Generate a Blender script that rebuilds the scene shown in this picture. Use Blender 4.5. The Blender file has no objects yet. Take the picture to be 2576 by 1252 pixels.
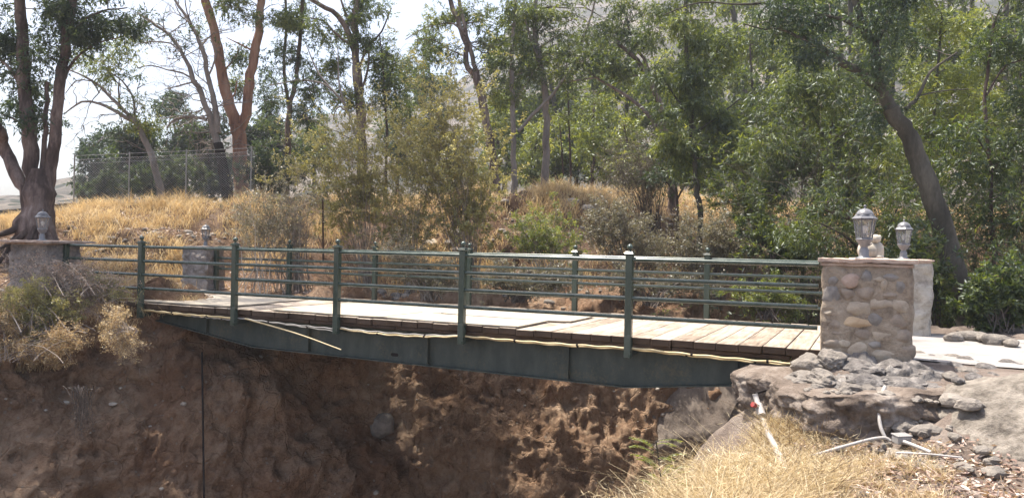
import bpy, math, random
import numpy as np
from mathutils import Matrix, Vector

rng = np.random.default_rng(11)
random.seed(5)
scene = bpy.context.scene
COL = scene.collection

# ------------------------------------------------------------------ camera frame
F, CX, CY, CAMZ = 1935.0, 1288.0, 626.0, 1.2
ROLL = math.radians(1.23)
CR, SR = math.cos(ROLL), math.sin(ROLL)

def at(x, y, d):
    """point seen at (x, y) of the 2576 px wide photograph, d metres in front of the camera"""
    a, b = (x - CX) / F, (CY - y) / F
    return np.array([(a * CR - b * SR) * d, d, CAMZ + (b * CR + a * SR) * d])

def at_z(x, y, z):
    a, b = (x - CX) / F, (CY - y) / F
    return at(x, y, (z - CAMZ) / (b * CR + a * SR))

# bridge frame: t along the bridge (0 = left end), w across it (0 = near railing)
BA = math.radians(-25.2)
U = np.array([math.cos(BA), math.sin(BA)])
N = np.array([-math.sin(BA), math.cos(BA)])
def tw(t, w, z=0.0):
    p = (t - 15.14) * U + (w + 10.45) * N
    return np.array([p[0], p[1], z])
def to_tw(X, Y):
    return X * U[0] + Y * U[1] + 15.14, X * N[0] + Y * N[1] - 10.45

# ------------------------------------------------------------------ noise
def _hash(ix, iy, iz, s):
    h = (ix * 374761393 + iy * 668265263 + iz * 2147483647 + s * 1274126177) & 0xFFFFFFFF
    h = ((h ^ (h >> 13)) * 1274126177) & 0xFFFFFFFF
    h = ((h ^ (h >> 16)) * 2246822519) & 0xFFFFFFFF
    return ((h ^ (h >> 15)) & 0xFFFFFF) / float(0xFFFFFF)
def vnoise(P, s=0):
    P = np.asarray(P, float)
    i = np.floor(P).astype(np.int64); f = P - i
    f = f * f * (3 - 2 * f)
    r = 0
    for dx in (0, 1):
        for dy in (0, 1):
            for dz in (0, 1):
                wgt = (f[..., 0] if dx else 1 - f[..., 0]) * (f[..., 1] if dy else 1 - f[..., 1]) * (f[..., 2] if dz else 1 - f[..., 2])
                r = r + wgt * _hash(i[..., 0] + dx, i[..., 1] + dy, i[..., 2] + dz, s)
    return r * 2 - 1
def fbm(P, o=4, s=0, g=0.5):
    P = np.asarray(P, float); r = 0; a = 1
    for k in range(o):
        r = r + a * vnoise(P, s + k * 17); P = P * 2.03 + 3.7; a *= g
    return r
def ridge(P, o=4, s=0):
    P = np.asarray(P, float); r = 0; a = 1
    for k in range(o):
        r = r + a * (1 - 2 * np.abs(vnoise(P, s + k * 13))); P = P * 2.1 + 1.3; a *= 0.5
    return r
def smooth(x): x = np.clip(x, 0, 1); return x * x * (3 - 2 * x)
def unit(v): return v / np.maximum(np.linalg.norm(v, axis=-1, keepdims=True), 1e-9)

# ------------------------------------------------------------------ mesh building
class MB:
    def __init__(self): self.V, self.Fc, self.A, self.S, self.n = [], [], [], [], 0
    def add(self, V, Fa, vary=0.5, sm=False):
        V = np.asarray(V, float).reshape(-1, 3)
        Fs = Fa if isinstance(Fa, list) and len(Fa) and not np.isscalar(Fa[0]) and isinstance(Fa[0], np.ndarray) and Fa[0].ndim == 2 else None
        if Fs is None:
            if isinstance(Fa, np.ndarray): Fs = [Fa]
            else:
                by = {}
                for f in Fa: by.setdefault(len(f), []).append(f)
                Fs = [np.array(v) for v in by.values()]
        for f in Fs:
            self.Fc.append(f + self.n)
            a = np.asarray(vary, float)
            self.A.append(np.full(len(f), float(a)) if a.ndim == 0 else a[:len(f)])
            self.S.append(np.full(len(f), bool(sm)))
        self.V.append(V); self.n += len(V)
        return self
    def build(self, name, mat, parent=None, origin=None):
        me = bpy.data.meshes.new(name)
        V = np.concatenate(self.V)
        if origin is not None: V = V - np.asarray(origin)
        me.vertices.add(len(V)); me.vertices.foreach_set('co', V.astype(np.float32).ravel())
        lv = np.concatenate([f.ravel() for f in self.Fc]).astype(np.int32)
        cnt = np.concatenate([np.full(len(f), f.shape[1]) for f in self.Fc]).astype(np.int32)
        me.loops.add(len(lv)); me.loops.foreach_set('vertex_index', lv)
        me.polygons.add(len(cnt))
        me.polygons.foreach_set('loop_start', (np.cumsum(cnt) - cnt).astype(np.int32))
        me.polygons.foreach_set('loop_total', cnt)
        me.polygons.foreach_set('use_smooth', np.concatenate(self.S))
        at_ = me.attributes.new('vary', 'FLOAT', 'FACE')
        at_.data.foreach_set('value', np.concatenate(self.A).astype(np.float32))
        me.update(calc_edges=True); me.validate()
        me.materials.append(mat)
        o = bpy.data.objects.new(name, me); COL.objects.link(o)
        if parent is not None: o.parent = parent
        return o

def box(mb, c, s, R=None, vary=0.5, bev=0.0):
    c = np.asarray(c, float); h = np.asarray(s, float) / 2
    if bev <= 0:
        V = np.array([[x, y, z] for z in (-1, 1) for y in (-1, 1) for x in (-1, 1)]) * h
        Fa = np.array([[0, 2, 3, 1], [4, 5, 7, 6], [0, 1, 5, 4], [2, 6, 7, 3], [0, 4, 6, 2], [1, 3, 7, 5]])
        if R is not None: V = V @ np.asarray(R).T
        mb.add(V + c, Fa, vary); return
    b = min(bev, *(h * 0.45))
    bm_v = []; idx = {}
    for sx in (-1, 1):
        for sy in (-1, 1):
            for sz in (-1, 1):
                for ax in range(3):
                    v = np.array([sx, sy, sz]) * (h - b); v[ax] = (sx, sy, sz)[ax] * h[ax]
                    idx[(sx, sy, sz, ax)] = len(bm_v); bm_v.append(v)
    fs = []
    def quad(*k):
        ids = [idx[q] for q in k]; P = np.array([bm_v[i] for i in ids])
        nrm = np.cross(P[1] - P[0], P[2] - P[0])
        if np.dot(nrm, P.mean(0)) < 0: ids = ids[::-1]
        fs.append(ids)
    for ax in range(3):
        o1, o2 = [q for q in range(3) if q != ax]
        for sg in (-1, 1):
            ks = []
            for a1, a2 in ((-1, -1), (1, -1), (1, 1), (-1, 1)):
                k = [0, 0, 0]; k[ax] = sg; k[o1] = a1; k[o2] = a2; ks.append((*k, ax))
            quad(*ks)
        for a1 in (-1, 1):
            for a2 in (-1, 1):
                k0 = [0, 0, 0]; k1 = [0, 0, 0]
                k0[ax], k1[ax] = -1, 1
                for k in (k0, k1): k[o1] = a1; k[o2] = a2
                quad((*k0, o1), (*k1, o1), (*k1, o2), (*k0, o2))
    for sx in (-1, 1):
        for sy in (-1, 1):
            for sz in (-1, 1): quad((sx, sy, sz, 0), (sx, sy, sz, 1), (sx, sy, sz, 2))
    V = np.array(bm_v)
    if R is not None: V = V @ np.asarray(R).T
    mb.add(V + c, fs, vary)

def rotz(a): c, s = math.cos(a), math.sin(a); return np.array([[c, -s, 0], [s, c, 0], [0, 0, 1.0]])
def rotx(a): c, s = math.cos(a), math.sin(a); return np.array([[1.0, 0, 0], [0, c, -s], [0, s, c]])
def roty(a): c, s = math.cos(a), math.sin(a); return np.array([[c, 0, s], [0, 1.0, 0], [-s, 0, c]])

def resample(P, step):
    P = np.asarray(P, float)
    if len(P) < 3:
        n = max(2, int(np.linalg.norm(P[1] - P[0]) / step) + 1)
        return P[0] + (P[1] - P[0]) * np.linspace(0, 1, n)[:, None]
    Q = np.vstack([2 * P[0] - P[1], P, 2 * P[-1] - P[-2]]); out = []
    for i in range(1, len(Q) - 2):
        p0, p1, p2, p3 = Q[i - 1:i + 3]
        n = max(2, int(np.linalg.norm(p2 - p1) / step))
        for k in range(n):
            u = k / n
            out.append(0.5 * ((2 * p1) + (-p0 + p2) * u + (2 * p0 - 5 * p1 + 4 * p2 - p3) * u * u + (-p0 + 3 * p1 - 3 * p2 + p3) * u ** 3))
    out.append(P[-1]); return np.array(out)

def tube(mb, P, R, sides=8, vary=0.5, rough=0.0, seed=0, caps=True, sm=True, rs=3.0):
    P = np.asarray(P, float); n = len(P); R = np.broadcast_to(np.asarray(R, float), (n,))
    T = unit(np.gradient(P, axis=0)); nr = np.array([1.0, 0, 0]) if abs(T[0][0]) < 0.8 else np.array([0, 1.0, 0])
    ang = np.linspace(0, 2 * math.pi, sides, endpoint=False)
    V = np.zeros((n, sides, 3))
    for i in range(n):
        nr = unit(nr - T[i] * np.dot(nr, T[i])); b = np.cross(T[i], nr)
        V[i] = P[i] + R[i] * (np.cos(ang)[:, None] * nr + np.sin(ang)[:, None] * b)
    if rough > 0:
        d = fbm(V * rs, 3, seed)
        V += (V - P[:, None]) * (d[..., None] * rough)
    i, j = np.meshgrid(np.arange(n - 1), np.arange(sides), indexing='ij')
    j2 = (j + 1) % sides
    Fq = np.stack([i * sides + j, i * sides + j2, (i + 1) * sides + j2, (i + 1) * sides + j], -1).reshape(-1, 4)
    mb.add(V.reshape(-1, 3), Fq, vary, sm)
    if caps:
        mb.add(V[0][::-1], [list(range(sides))], vary); mb.add(V[-1], [list(range(sides))], vary)

def btubes(mb, P, R, sides=3, vary=None):
    """K curves of m points at once"""
    K, m, _ = P.shape
    if K == 0: return
    T = unit(np.gradient(P, axis=1)); ref = unit(rng.normal(size=(K, 1, 3)))
    nr = unit(np.cross(T, ref)); b = np.cross(T, nr)
    ang = np.linspace(0, 2 * math.pi, sides, endpoint=False)
    V = P[:, :, None] + R[:, :, None, None] * (np.cos(ang)[:, None] * nr[:, :, None] + np.sin(ang)[:, None] * b[:, :, None])
    k, i, j = np.meshgrid(np.arange(K), np.arange(m - 1), np.arange(sides), indexing='ij')
    j2 = (j + 1) % sides; base = k * m * sides
    Fq = np.stack([base + i * sides + j, base + i * sides + j2, base + (i + 1) * sides + j2, base + (i + 1) * sides + j], -1).reshape(-1, 4)
    if vary is None: vary = rng.random(K)
    mb.add(V.reshape(-1, 3), Fq, np.repeat(vary, (m - 1) * sides), True)

def lathe(mb, prof, n=16, o=(0, 0, 0), sm=True, rot=0.0, vary=0.5):
    prof = np.asarray(prof, float); a = np.linspace(0, 2 * math.pi, n, endpoint=False) + rot
    V = np.stack([prof[:, 0][:, None] * np.cos(a), prof[:, 0][:, None] * np.sin(a), np.repeat(prof[:, 1][:, None], n, 1)], -1) + np.asarray(o)
    m = len(prof); i, j = np.meshgrid(np.arange(m - 1), np.arange(n), indexing='ij'); j2 = (j + 1) % n
    mb.add(V.reshape(-1, 3), np.stack([i * n + j, i * n + j2, (i + 1) * n + j2, (i + 1) * n + j], -1).reshape(-1, 4), vary, sm)

_ico = {}
def ico(sub):
    if sub not in _ico:
        import bmesh
        bm = bmesh.new(); bmesh.ops.create_icosphere(bm, subdivisions=sub, radius=1)
        _ico[sub] = (np.array([v.co[:] for v in bm.verts]), np.array([[v.index for v in f.verts] for f in bm.faces])); bm.free()
    return _ico[sub]
def rock(mb, c, r, seed=0, sub=3, amp=0.25, rot=0.0, freq=1.2, vary=0.5, flat=0.0, sm=True):
    V, Fa = ico(sub); V = V.copy()
    d = 1 + amp * fbm(V * freq + seed * 7.3, 4, seed) + amp * 0.35 * ridge(V * freq * 2.2 + seed, 2, seed + 5)
    V = V * d[:, None]
    if flat > 0:                         # facets: squeeze against a few random planes
        g = np.random.default_rng(seed)
        for _ in range(7):
            nn = unit(g.normal(size=3)); h = 0.72 + 0.2 * g.random()
            ex = np.maximum(V @ nn - h, 0); V = V - ex[:, None] * nn * flat
    V = (V * np.asarray(r)) @ rotz(rot).T
    mb.add(V + np.asarray(c), Fa, vary, sm)

# ------------------------------------------------------------------ scene bookkeeping
def tag(o, label, cat, group=None):
    o['label'] = label; o['category'] = cat
    if group: o['group'] = group
    return o
def thing(name, label, cat, loc=(0, 0, 0), rz=0.0, group=None):
    o = bpy.data.objects.new(name, None); COL.objects.link(o)
    o.location = loc; o.rotation_euler = (0, 0, rz); o.empty_display_size = 0.2
    return tag(o, label, cat, group)
def copy_tree(o, parent=None):
    c = o.copy(); COL.objects.link(c); c.parent = parent
    for ch in list(o.children): copy_tree(ch, c)
    return c
def struct(o): o['kind'] = 'structure'; return o
def stuff(o, label, cat): o['kind'] = 'stuff'; o['label'] = label; o['category'] = cat; return o

# ------------------------------------------------------------------ materials
def new_mat(name):
    m = bpy.data.materials.new(name); m.use_nodes = True
    nt = m.node_tree; nt.nodes.clear()
    out = nt.nodes.new('ShaderNodeOutputMaterial')
    return m, nt, out
def ramp(nt, stops, fac):
    r = nt.nodes.new('ShaderNodeValToRGB'); e = r.color_ramp.elements
    while len(e) < len(stops): e.new(0.5)
    for k, (p, c) in enumerate(stops): e[k].position = p; e[k].color = (*c, 1)
    nt.links.new(fac, r.inputs[0]); return r.outputs[0]
def coords(nt, scale=(1, 1, 1), kind='Object'):
    tc = nt.nodes.new('ShaderNodeTexCoord'); mp = nt.nodes.new('ShaderNodeMapping')
    mp.inputs['Scale'].default_value = scale; nt.links.new(tc.outputs[kind], mp.inputs[0]); return mp.outputs[0]
def noise(nt, vec, scale, detail=6, rough=0.6, dist=0.0):
    n = nt.nodes.new('ShaderNodeTexNoise'); n.inputs['Scale'].default_value = scale; n.inputs['Detail'].default_value = detail
    n.inputs['Roughness'].default_value = rough; n.inputs['Distortion'].default_value = dist
    nt.links.new(vec, n.inputs['Vector']); return n.outputs['Fac']
def math_(nt, op, a, b):
    n = nt.nodes.new('ShaderNodeMath'); n.operation = op
    for k, v in enumerate((a, b)):
        if isinstance(v, (int, float)): n.inputs[k].default_value = v
        else: nt.links.new(v, n.inputs[k])
    return n.outputs[0]
def mixc(nt, fac, a, b, mode='MIX'):
    n = nt.nodes.new('ShaderNodeMix'); n.data_type = 'RGBA'; n.blend_type = mode
    for s, v in ((n.inputs[0], fac), (n.inputs[6], a), (n.inputs[7], b)):
        if isinstance(v, (int, float)): s.default_value = v
        elif isinstance(v, tuple): s.default_value = (*v, 1)
        else: nt.links.new(v, s)
    return n.outputs[2]
def attr(nt, name='vary'):
    a = nt.nodes.new('ShaderNodeAttribute'); a.attribute_name = name; return a.outputs['Fac']
def bump(nt, h, strength=0.5, dist=0.02, nrm=None):
    b = nt.nodes.new('ShaderNodeBump'); b.inputs['Strength'].default_value = strength; b.inputs['Distance'].default_value = dist
    nt.links.new(h, b.inputs['Height'])
    if nrm is not None: nt.links.new(nrm, b.inputs['Normal'])
    return b.outputs[0]
def princ(nt, out, col, rough=0.8, nrm=None, metal=0.0, spec=0.3):
    p = nt.nodes.new('ShaderNodeBsdfPrincipled')
    if isinstance(col, tuple): p.inputs['Base Color'].default_value = (*col, 1)
    else: nt.links.new(col, p.inputs['Base Color'])
    if isinstance(rough, (int, float)): p.inputs['Roughness'].default_value = rough
    else: nt.links.new(rough, p.inputs['Roughness'])
    p.inputs['Metallic'].default_value = metal; p.inputs['Specular IOR Level'].default_value = spec
    if nrm is not None: nt.links.new(nrm, p.inputs['Normal'])
    nt.links.new(p.outputs[0], out.inputs[0]); return p

def m_rough(name, stops, scale=2.0, fine=30.0, bs=0.6, bd=0.03, stretch=(1, 1, 1), rough=0.9, spots=None, vary=0.0, spec=0.2):
    """noisy mineral / bark surface"""
    m, nt, out = new_mat(name)
    v = coords(nt, stretch)
    n1 = noise(nt, v, scale, 8, 0.62, 0.3); n2 = noise(nt, v, fine, 5, 0.7)
    mixv = math_(nt, 'ADD', math_(nt, 'MULTIPLY', n1, 0.72), math_(nt, 'MULTIPLY', n2, 0.28))
    if vary: mixv = math_(nt, 'ADD', mixv, math_(nt, 'MULTIPLY', math_(nt, 'SUBTRACT', attr(nt), 0.5), vary))
    c = ramp(nt, stops, mixv)
    if spots:
        sc, thr, sc_col = spots
        vo = nt.nodes.new('ShaderNodeTexVoronoi'); vo.inputs['Scale'].default_value = sc
        nt.links.new(coords(nt), vo.inputs['Vector'])
        lt = math_(nt, 'LESS_THAN', vo.outputs['Distance'], thr)
        c = mixc(nt, lt, c, sc_col)
    nb = bump(nt, math_(nt, 'ADD', n1, math_(nt, 'MULTIPLY', n2, 0.5)), bs, bd)
    princ(nt, out, c, rough, nb, spec=spec); return m

def m_leaf(name, stops, trans=0.4, gloss=0.07, tint=(1.55, 1.42, 0.55)):
    m, nt, out = new_mat(name)
    c = ramp(nt, stops, attr(nt))
    d = nt.nodes.new('ShaderNodeBsdfDiffuse'); t = nt.nodes.new('ShaderNodeBsdfTranslucent'); g = nt.nodes.new('ShaderNodeBsdfGlossy')
    g.inputs['Roughness'].default_value = 0.5; g.inputs['Color'].default_value = (0.9, 0.95, 1, 1)
    nt.links.new(c, d.inputs[0]); nt.links.new(mixc(nt, 1.0, c, tint, 'MULTIPLY'), t.inputs[0])
    m1 = nt.nodes.new('ShaderNodeMixShader'); m1.inputs[0].default_value = trans
    nt.links.new(d.outputs[0], m1.inputs[1]); nt.links.new(t.outputs[0], m1.inputs[2])
    m2 = nt.nodes.new('ShaderNodeMixShader'); m2.inputs[0].default_value = gloss
    nt.links.new(m1.outputs[0], m2.inputs[1]); nt.links.new(g.outputs[0], m2.inputs[2])
    nt.links.new(m2.outputs[0], out.inputs[0]); return m

def m_paint(name, base, worn, rough=0.4, streak=True, dirt=(0.16, 0.15, 0.12)):
    m, nt, out = new_mat(name)
    v = coords(nt, (1, 1, 0.35 if streak else 1))
    n = noise(nt, v, 5.0, 8, 0.65); n2 = noise(nt, coords(nt), 28, 4, 0.7); n3 = noise(nt, coords(nt), 1.3, 4, 0.6)
    c = mixc(nt, ramp(nt, [(0.40, (0, 0, 0)), (0.72, (1, 1, 1))], n), base, worn)
    c = mixc(nt, ramp(nt, [(0.54, (0, 0, 0)), (0.68, (0.6, 0.6, 0.6))], math_(nt, 'ADD', math_(nt, 'MULTIPLY', n2, 0.5), math_(nt, 'MULTIPLY', n3, 0.5))), c, dirt)
    r = ramp(nt, [(0.3, (rough - 0.08,) * 3), (0.7, (rough + 0.12,) * 3)], n3)
    princ(nt, out, c, r, bump(nt, n2, 0.15, 0.004), spec=0.6); return m

MAT = {}
MAT['dirt'] = m_rough('bank_dirt', [(0.25, (0.055, 0.034, 0.023)), (0.45, (0.135, 0.085, 0.058)), (0.6, (0.20, 0.135, 0.095)), (0.8, (0.30, 0.215, 0.155))], 0.9, 14, 0.9, 0.05)
MAT['soil'] = m_rough('sandy_soil', [(0.30, (0.075, 0.056, 0.045)), (0.5, (0.165, 0.130, 0.108)), (0.75, (0.29, 0.245, 0.21))], 1.6, 26, 1.0, 0.05)
MAT['road'] = m_rough('pale_road', [(0.36, (0.18, 0.165, 0.155)), (0.5, (0.29, 0.272, 0.255)), (0.68, (0.36, 0.34, 0.32))], 1.6, 70, 0.6, 0.01)
MAT['concrete'] = m_rough('old_concrete', [(0.34, (0.075, 0.056, 0.044)), (0.5, (0.19, 0.152, 0.124)), (0.68, (0.34, 0.295, 0.255))], 2.6, 24, 1.0, 0.06)
MAT['shotcrete'] = m_rough('sprayed_concrete', [(0.3, (0.11, 0.085, 0.07)), (0.5, (0.18, 0.148, 0.124)), (0.75, (0.27, 0.23, 0.195))], 1.6, 25, 0.9, 0.05, (1, 1, 0.35))
MAT['mortar'] = m_rough('mortar', [(0.34, (0.15, 0.115, 0.085)), (0.5, (0.31, 0.25, 0.19)), (0.7, (0.45, 0.38, 0.30))], 5, 30, 1.0, 0.04)
MAT['whitewash'] = m_rough('whitewashed_stone', [(0.34, (0.20, 0.175, 0.15)), (0.5, (0.38, 0.345, 0.30)), (0.68, (0.54, 0.50, 0.445))], 4, 24, 1.0, 0.05)
MAT['greystone'] = m_rough('greyed_stone', [(0.36, (0.13, 0.108, 0.094)), (0.5, (0.25, 0.215, 0.19)), (0.66, (0.40, 0.355, 0.315))], 4, 24, 1.0, 0.05)
MAT['cap'] = m_rough('flagstone', [(0.34, (0.25, 0.17, 0.13)), (0.5, (0.42, 0.32, 0.26)), (0.7, (0.54, 0.44, 0.37))], 5, 30, 0.9, 0.02)
def stone_mat(name, lo, hi): return m_rough(name, [(0.3, lo), (0.7, hi)], 5, 45, 0.7, 0.012)
MAT['st_tan'] = stone_mat('tan_stone', (0.27, 0.215, 0.165), (0.50, 0.43, 0.34))
MAT['rock'] = m_rough('boulder_rock', [(0.30, (0.10, 0.09, 0.083)), (0.5, (0.22, 0.195, 0.17)), (0.72, (0.36, 0.32, 0.275))], 3.0, 22, 1.0, 0.06)
MAT['darkrock'] = m_rough('grey_rock', [(0.34, (0.07, 0.063, 0.060)), (0.5, (0.165, 0.150, 0.140)), (0.68, (0.34, 0.315, 0.29))], 5, 26, 1.0, 0.05)
MAT['palerock'] = m_rough('pale_rock', [(0.28, (0.26, 0.22, 0.18)), (0.5, (0.42, 0.37, 0.31)), (0.75, (0.56, 0.51, 0.44))], 4, 35, 0.9, 0.03)
MAT['hill'] = m_rough('dry_hill', [(0.42, (0.035, 0.036, 0.026)), (0.50, (0.075, 0.066, 0.056)), (0.58, (0.15, 0.128, 0.105)), (0.75, (0.21, 0.18, 0.15))], 0.03, 0.35, 0.9, 1.5, spots=(0.13, 0.36, (0.022, 0.026, 0.018)))
MAT['plank'] = None
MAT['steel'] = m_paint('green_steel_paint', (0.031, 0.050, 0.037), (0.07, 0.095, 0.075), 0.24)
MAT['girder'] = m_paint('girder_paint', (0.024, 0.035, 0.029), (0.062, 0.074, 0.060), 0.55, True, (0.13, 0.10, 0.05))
MAT['lantern'] = m_paint('grey_lantern_metal', (0.13, 0.13, 0.14), (0.24, 0.24, 0.25), 0.4)
MAT['pvc'] = m_paint('grey_white_plastic_pipe', (0.36, 0.335, 0.315), (0.46, 0.43, 0.40), 0.45, False, (0.24, 0.20, 0.16))
MAT['conduit'] = m_paint('yellowed_conduit', (0.52, 0.40, 0.20), (0.62, 0.52, 0.32), 0.45, False, (0.22, 0.16, 0.09))
MAT['greypipe'] = m_paint('grey_pipe', (0.26, 0.25, 0.24), (0.36, 0.34, 0.32), 0.45, False)
MAT['red'] = m_paint('red_cap', (0.30, 0.03, 0.025), (0.34, 0.05, 0.04), 0.4, False)
MAT['rust'] = m_rough('rusty_steel', [(0.3, (0.035, 0.022, 0.017)), (0.7, (0.10, 0.055, 0.035))], 8, 60, 0.5, 0.01)
MAT['cable'] = m_rough('dark_cable', [(0.3, (0.012, 0.010, 0.010)), (0.7, (0.03, 0.022, 0.02))], 8, 60, 0.5, 0.01)
MAT['wire'] = m_paint('galvanised_wire', (0.24, 0.24, 0.24), (0.34, 0.34, 0.34), 0.45, False)
MAT['ply'] = m_rough('weathered_plywood', [(0.3, (0.30, 0.255, 0.20)), (0.5, (0.40, 0.355, 0.29)), (0.75, (0.48, 0.44, 0.37))], 1.6, 9, 0.25, 0.004, (0.35, 3.5, 1))
MAT['figurine'] = m_rough('pale_cast_stone', [(0.3, (0.36, 0.32, 0.26)), (0.7, (0.60, 0.55, 0.47))], 9, 50, 0.6, 0.006)
MAT['bark_gum'] = m_rough('grey_pink_bark', [(0.34, (0.050, 0.035, 0.030)), (0.45, (0.11, 0.078, 0.065)), (0.54, (0.23, 0.175, 0.15)), (0.70, (0.44, 0.37, 0.32))], 2.2, 14, 0.8, 0.03, (1, 1, 0.3))
MAT['bark_left'] = m_rough('brown_pink_bark', [(0.34, (0.035, 0.025, 0.022)), (0.46, (0.085, 0.060, 0.052)), (0.56, (0.19, 0.14, 0.12)), (0.70, (0.40, 0.33, 0.29))], 2.2, 12, 0.9, 0.04, (1, 1, 0.28))
MAT['bark_dark'] = m_rough('dark_bark', [(0.3, (0.028, 0.021, 0.019)), (0.5, (0.07, 0.05, 0.043)), (0.65, (0.16, 0.115, 0.095)), (0.8, (0.26, 0.20, 0.17))], 2.0, 14, 0.9, 0.03, (1, 1, 0.25))
MAT['bark_orange'] = m_rough('orange_bark', [(0.34, (0.10, 0.055, 0.042)), (0.44, (0.24, 0.125, 0.085)), (0.54, (0.38, 0.215, 0.145)), (0.64, (0.44, 0.30, 0.22)), (0.74, (0.40, 0.33, 0.28))], 1.8, 10, 0.9, 0.04, (1, 1, 0.22))
MAT['bark_grey'] = m_rough('pale_grey_bark', [(0.3, (0.10, 0.08, 0.07)), (0.5, (0.24, 0.205, 0.18)), (0.75, (0.42, 0.37, 0.33))], 2.4, 16, 0.7, 0.02, (1, 1, 0.3))
MAT['bark_olive'] = m_rough('olive_grey_bark', [(0.32, (0.030, 0.027, 0.021)), (0.5, (0.075, 0.068, 0.054)), (0.72, (0.17, 0.152, 0.122))], 2.0, 16, 0.7, 0.02, (1, 1, 0.3))
MAT['burnt'] = m_rough('burnt_bark', [(0.3, (0.010, 0.009, 0.009)), (0.7, (0.05, 0.04, 0.036))], 4, 20, 0.9, 0.03, (1, 1, 0.3))
MAT['twig'] = m_leaf('dry_twig', [(0.0, (0.15, 0.115, 0.09)), (0.6, (0.31, 0.25, 0.20)), (1.0, (0.50, 0.43, 0.36))], 0.0, 0.03)
MAT['twig_dark'] = m_leaf('dark_twig', [(0.0, (0.05, 0.038, 0.03)), (1.0, (0.20, 0.16, 0.13))], 0.0, 0.03)
MAT['leaf_gum'] = m_leaf('gum_leaves', [(0.0, (0.020, 0.036, 0.014)), (0.5, (0.062, 0.096, 0.027)), (0.85, (0.155, 0.195, 0.048)), (1.0, (0.26, 0.26, 0.08))], 0.53, 0.05)
MAT['leaf_blue'] = m_leaf('blue_green_leaves', [(0.0, (0.018, 0.034, 0.020)), (0.5, (0.048, 0.080, 0.040)), (1.0, (0.12, 0.16, 0.07))], 0.5, 0.05)
MAT['leaf_willow'] = m_leaf('willow_leaves', [(0.0, (0.022, 0.038, 0.014)), (0.5, (0.075, 0.108, 0.028)), (0.85, (0.185, 0.225, 0.055)), (1.0, (0.32, 0.33, 0.12))], 0.53, 0.055)
MAT['leaf_olive'] = m_leaf('olive_leaves', [(0.0, (0.13, 0.125, 0.045)), (0.5, (0.26, 0.245, 0.085)), (0.85, (0.40, 0.36, 0.13)), (1.0, (0.52, 0.46, 0.19))], 0.48, 0.06, (1.2, 1.15, 0.75))
MAT['leaf_bright'] = m_leaf('bright_leaves', [(0.0, (0.09, 0.12, 0.032)), (0.5, (0.18, 0.22, 0.055)), (1.0, (0.33, 0.34, 0.10))], 0.5, 0.05)
MAT['leaf_drab'] = m_leaf('drab_leaves', [(0.0, (0.09, 0.082, 0.052)), (0.6, (0.20, 0.178, 0.112)), (1.0, (0.36, 0.31, 0.20))], 0.45, 0.06, (1.1, 1.1, 0.8))
MAT['straw'] = m_leaf('straw', [(0.0, (0.36, 0.235, 0.11)), (0.4, (0.58, 0.44, 0.245)), (0.8, (0.72, 0.60, 0.385)), (1.0, (0.80, 0.72, 0.52))], 0.42, 0.03, (1.1, 1.0, 0.8))
MAT['straw_fg'] = m_leaf('near_straw', [(0.0, (0.20, 0.13, 0.065)), (0.45, (0.50, 0.385, 0.21)), (0.85, (0.68, 0.57, 0.36)), (1.0, (0.78, 0.70, 0.50))], 0.35, 0.04, (1.1, 1.0, 0.8))
MAT['litter'] = m_leaf('fallen_leaves', [(0.0, (0.12, 0.068, 0.05)), (0.4, (0.34, 0.215, 0.16)), (0.8, (0.55, 0.42, 0.34)), (1.0, (0.70, 0.61, 0.53))], 0.15, 0.06)

def m_glass():
    m, nt, out = new_mat('lantern_glass')
    t = nt.nodes.new('ShaderNodeBsdfTransparent'); g = nt.nodes.new('ShaderNodeBsdfGlossy'); d = nt.nodes.new('ShaderNodeBsdfDiffuse')
    t.inputs[0].default_value = (0.9, 0.9, 0.9, 1); g.inputs['Roughness'].default_value = 0.12; d.inputs[0].default_value = (0.7, 0.68, 0.64, 1)
    m1 = nt.nodes.new('ShaderNodeMixShader'); m1.inputs[0].default_value = 0.16
    nt.links.new(t.outputs[0], m1.inputs[1]); nt.links.new(d.outputs[0], m1.inputs[2])
    m2 = nt.nodes.new('ShaderNodeMixShader'); m2.inputs[0].default_value = 0.15
    nt.links.new(m1.outputs[0], m2.inputs[1]); nt.links.new(g.outputs[0], m2.inputs[2]); nt.links.new(m2.outputs[0], out.inputs[0]); return m
MAT['glass'] = m_glass()
MAT['bulb'] = m_paint('milky_bulb', (0.75, 0.73, 0.70), (0.8, 0.78, 0.75), 0.25, False)

def m_plank():
    m, nt, out = new_mat('deck_planks')
    n1 = noise(nt, coords(nt, (7, 0.7, 3)), 2.5, 8, 0.65, 0.4); n2 = noise(nt, coords(nt), 1.1, 5, 0.6); n3 = noise(nt, coords(nt, (40, 1.5, 6)), 3, 4, 0.7)
    f = math_(nt, 'ADD', math_(nt, 'MULTIPLY', n1, 0.55), math_(nt, 'MULTIPLY', n2, 0.45))
    f = math_(nt, 'ADD', f, math_(nt, 'MULTIPLY', math_(nt, 'SUBTRACT', attr(nt), 0.5), 0.13))
    c = ramp(nt, [(0.30, (0.12, 0.088, 0.064)), (0.43, (0.27, 0.214, 0.166)), (0.54, (0.39, 0.33, 0.27)), (0.72, (0.48, 0.42, 0.355))], f)
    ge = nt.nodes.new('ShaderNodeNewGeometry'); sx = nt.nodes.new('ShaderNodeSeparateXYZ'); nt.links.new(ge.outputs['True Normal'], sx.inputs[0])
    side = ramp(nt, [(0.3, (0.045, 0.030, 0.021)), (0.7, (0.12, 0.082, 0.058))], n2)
    c = mixc(nt, math_(nt, 'GREATER_THAN', sx.outputs[2], 0.6), side, c)  # bleached tops; other faces dark timber with their shade painted in
    princ(nt, out, c, 0.85, bump(nt, math_(nt, 'ADD', n1, n3), 0.7, 0.012), spec=0.2); return m
MAT['plank'] = m_plank()
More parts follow.
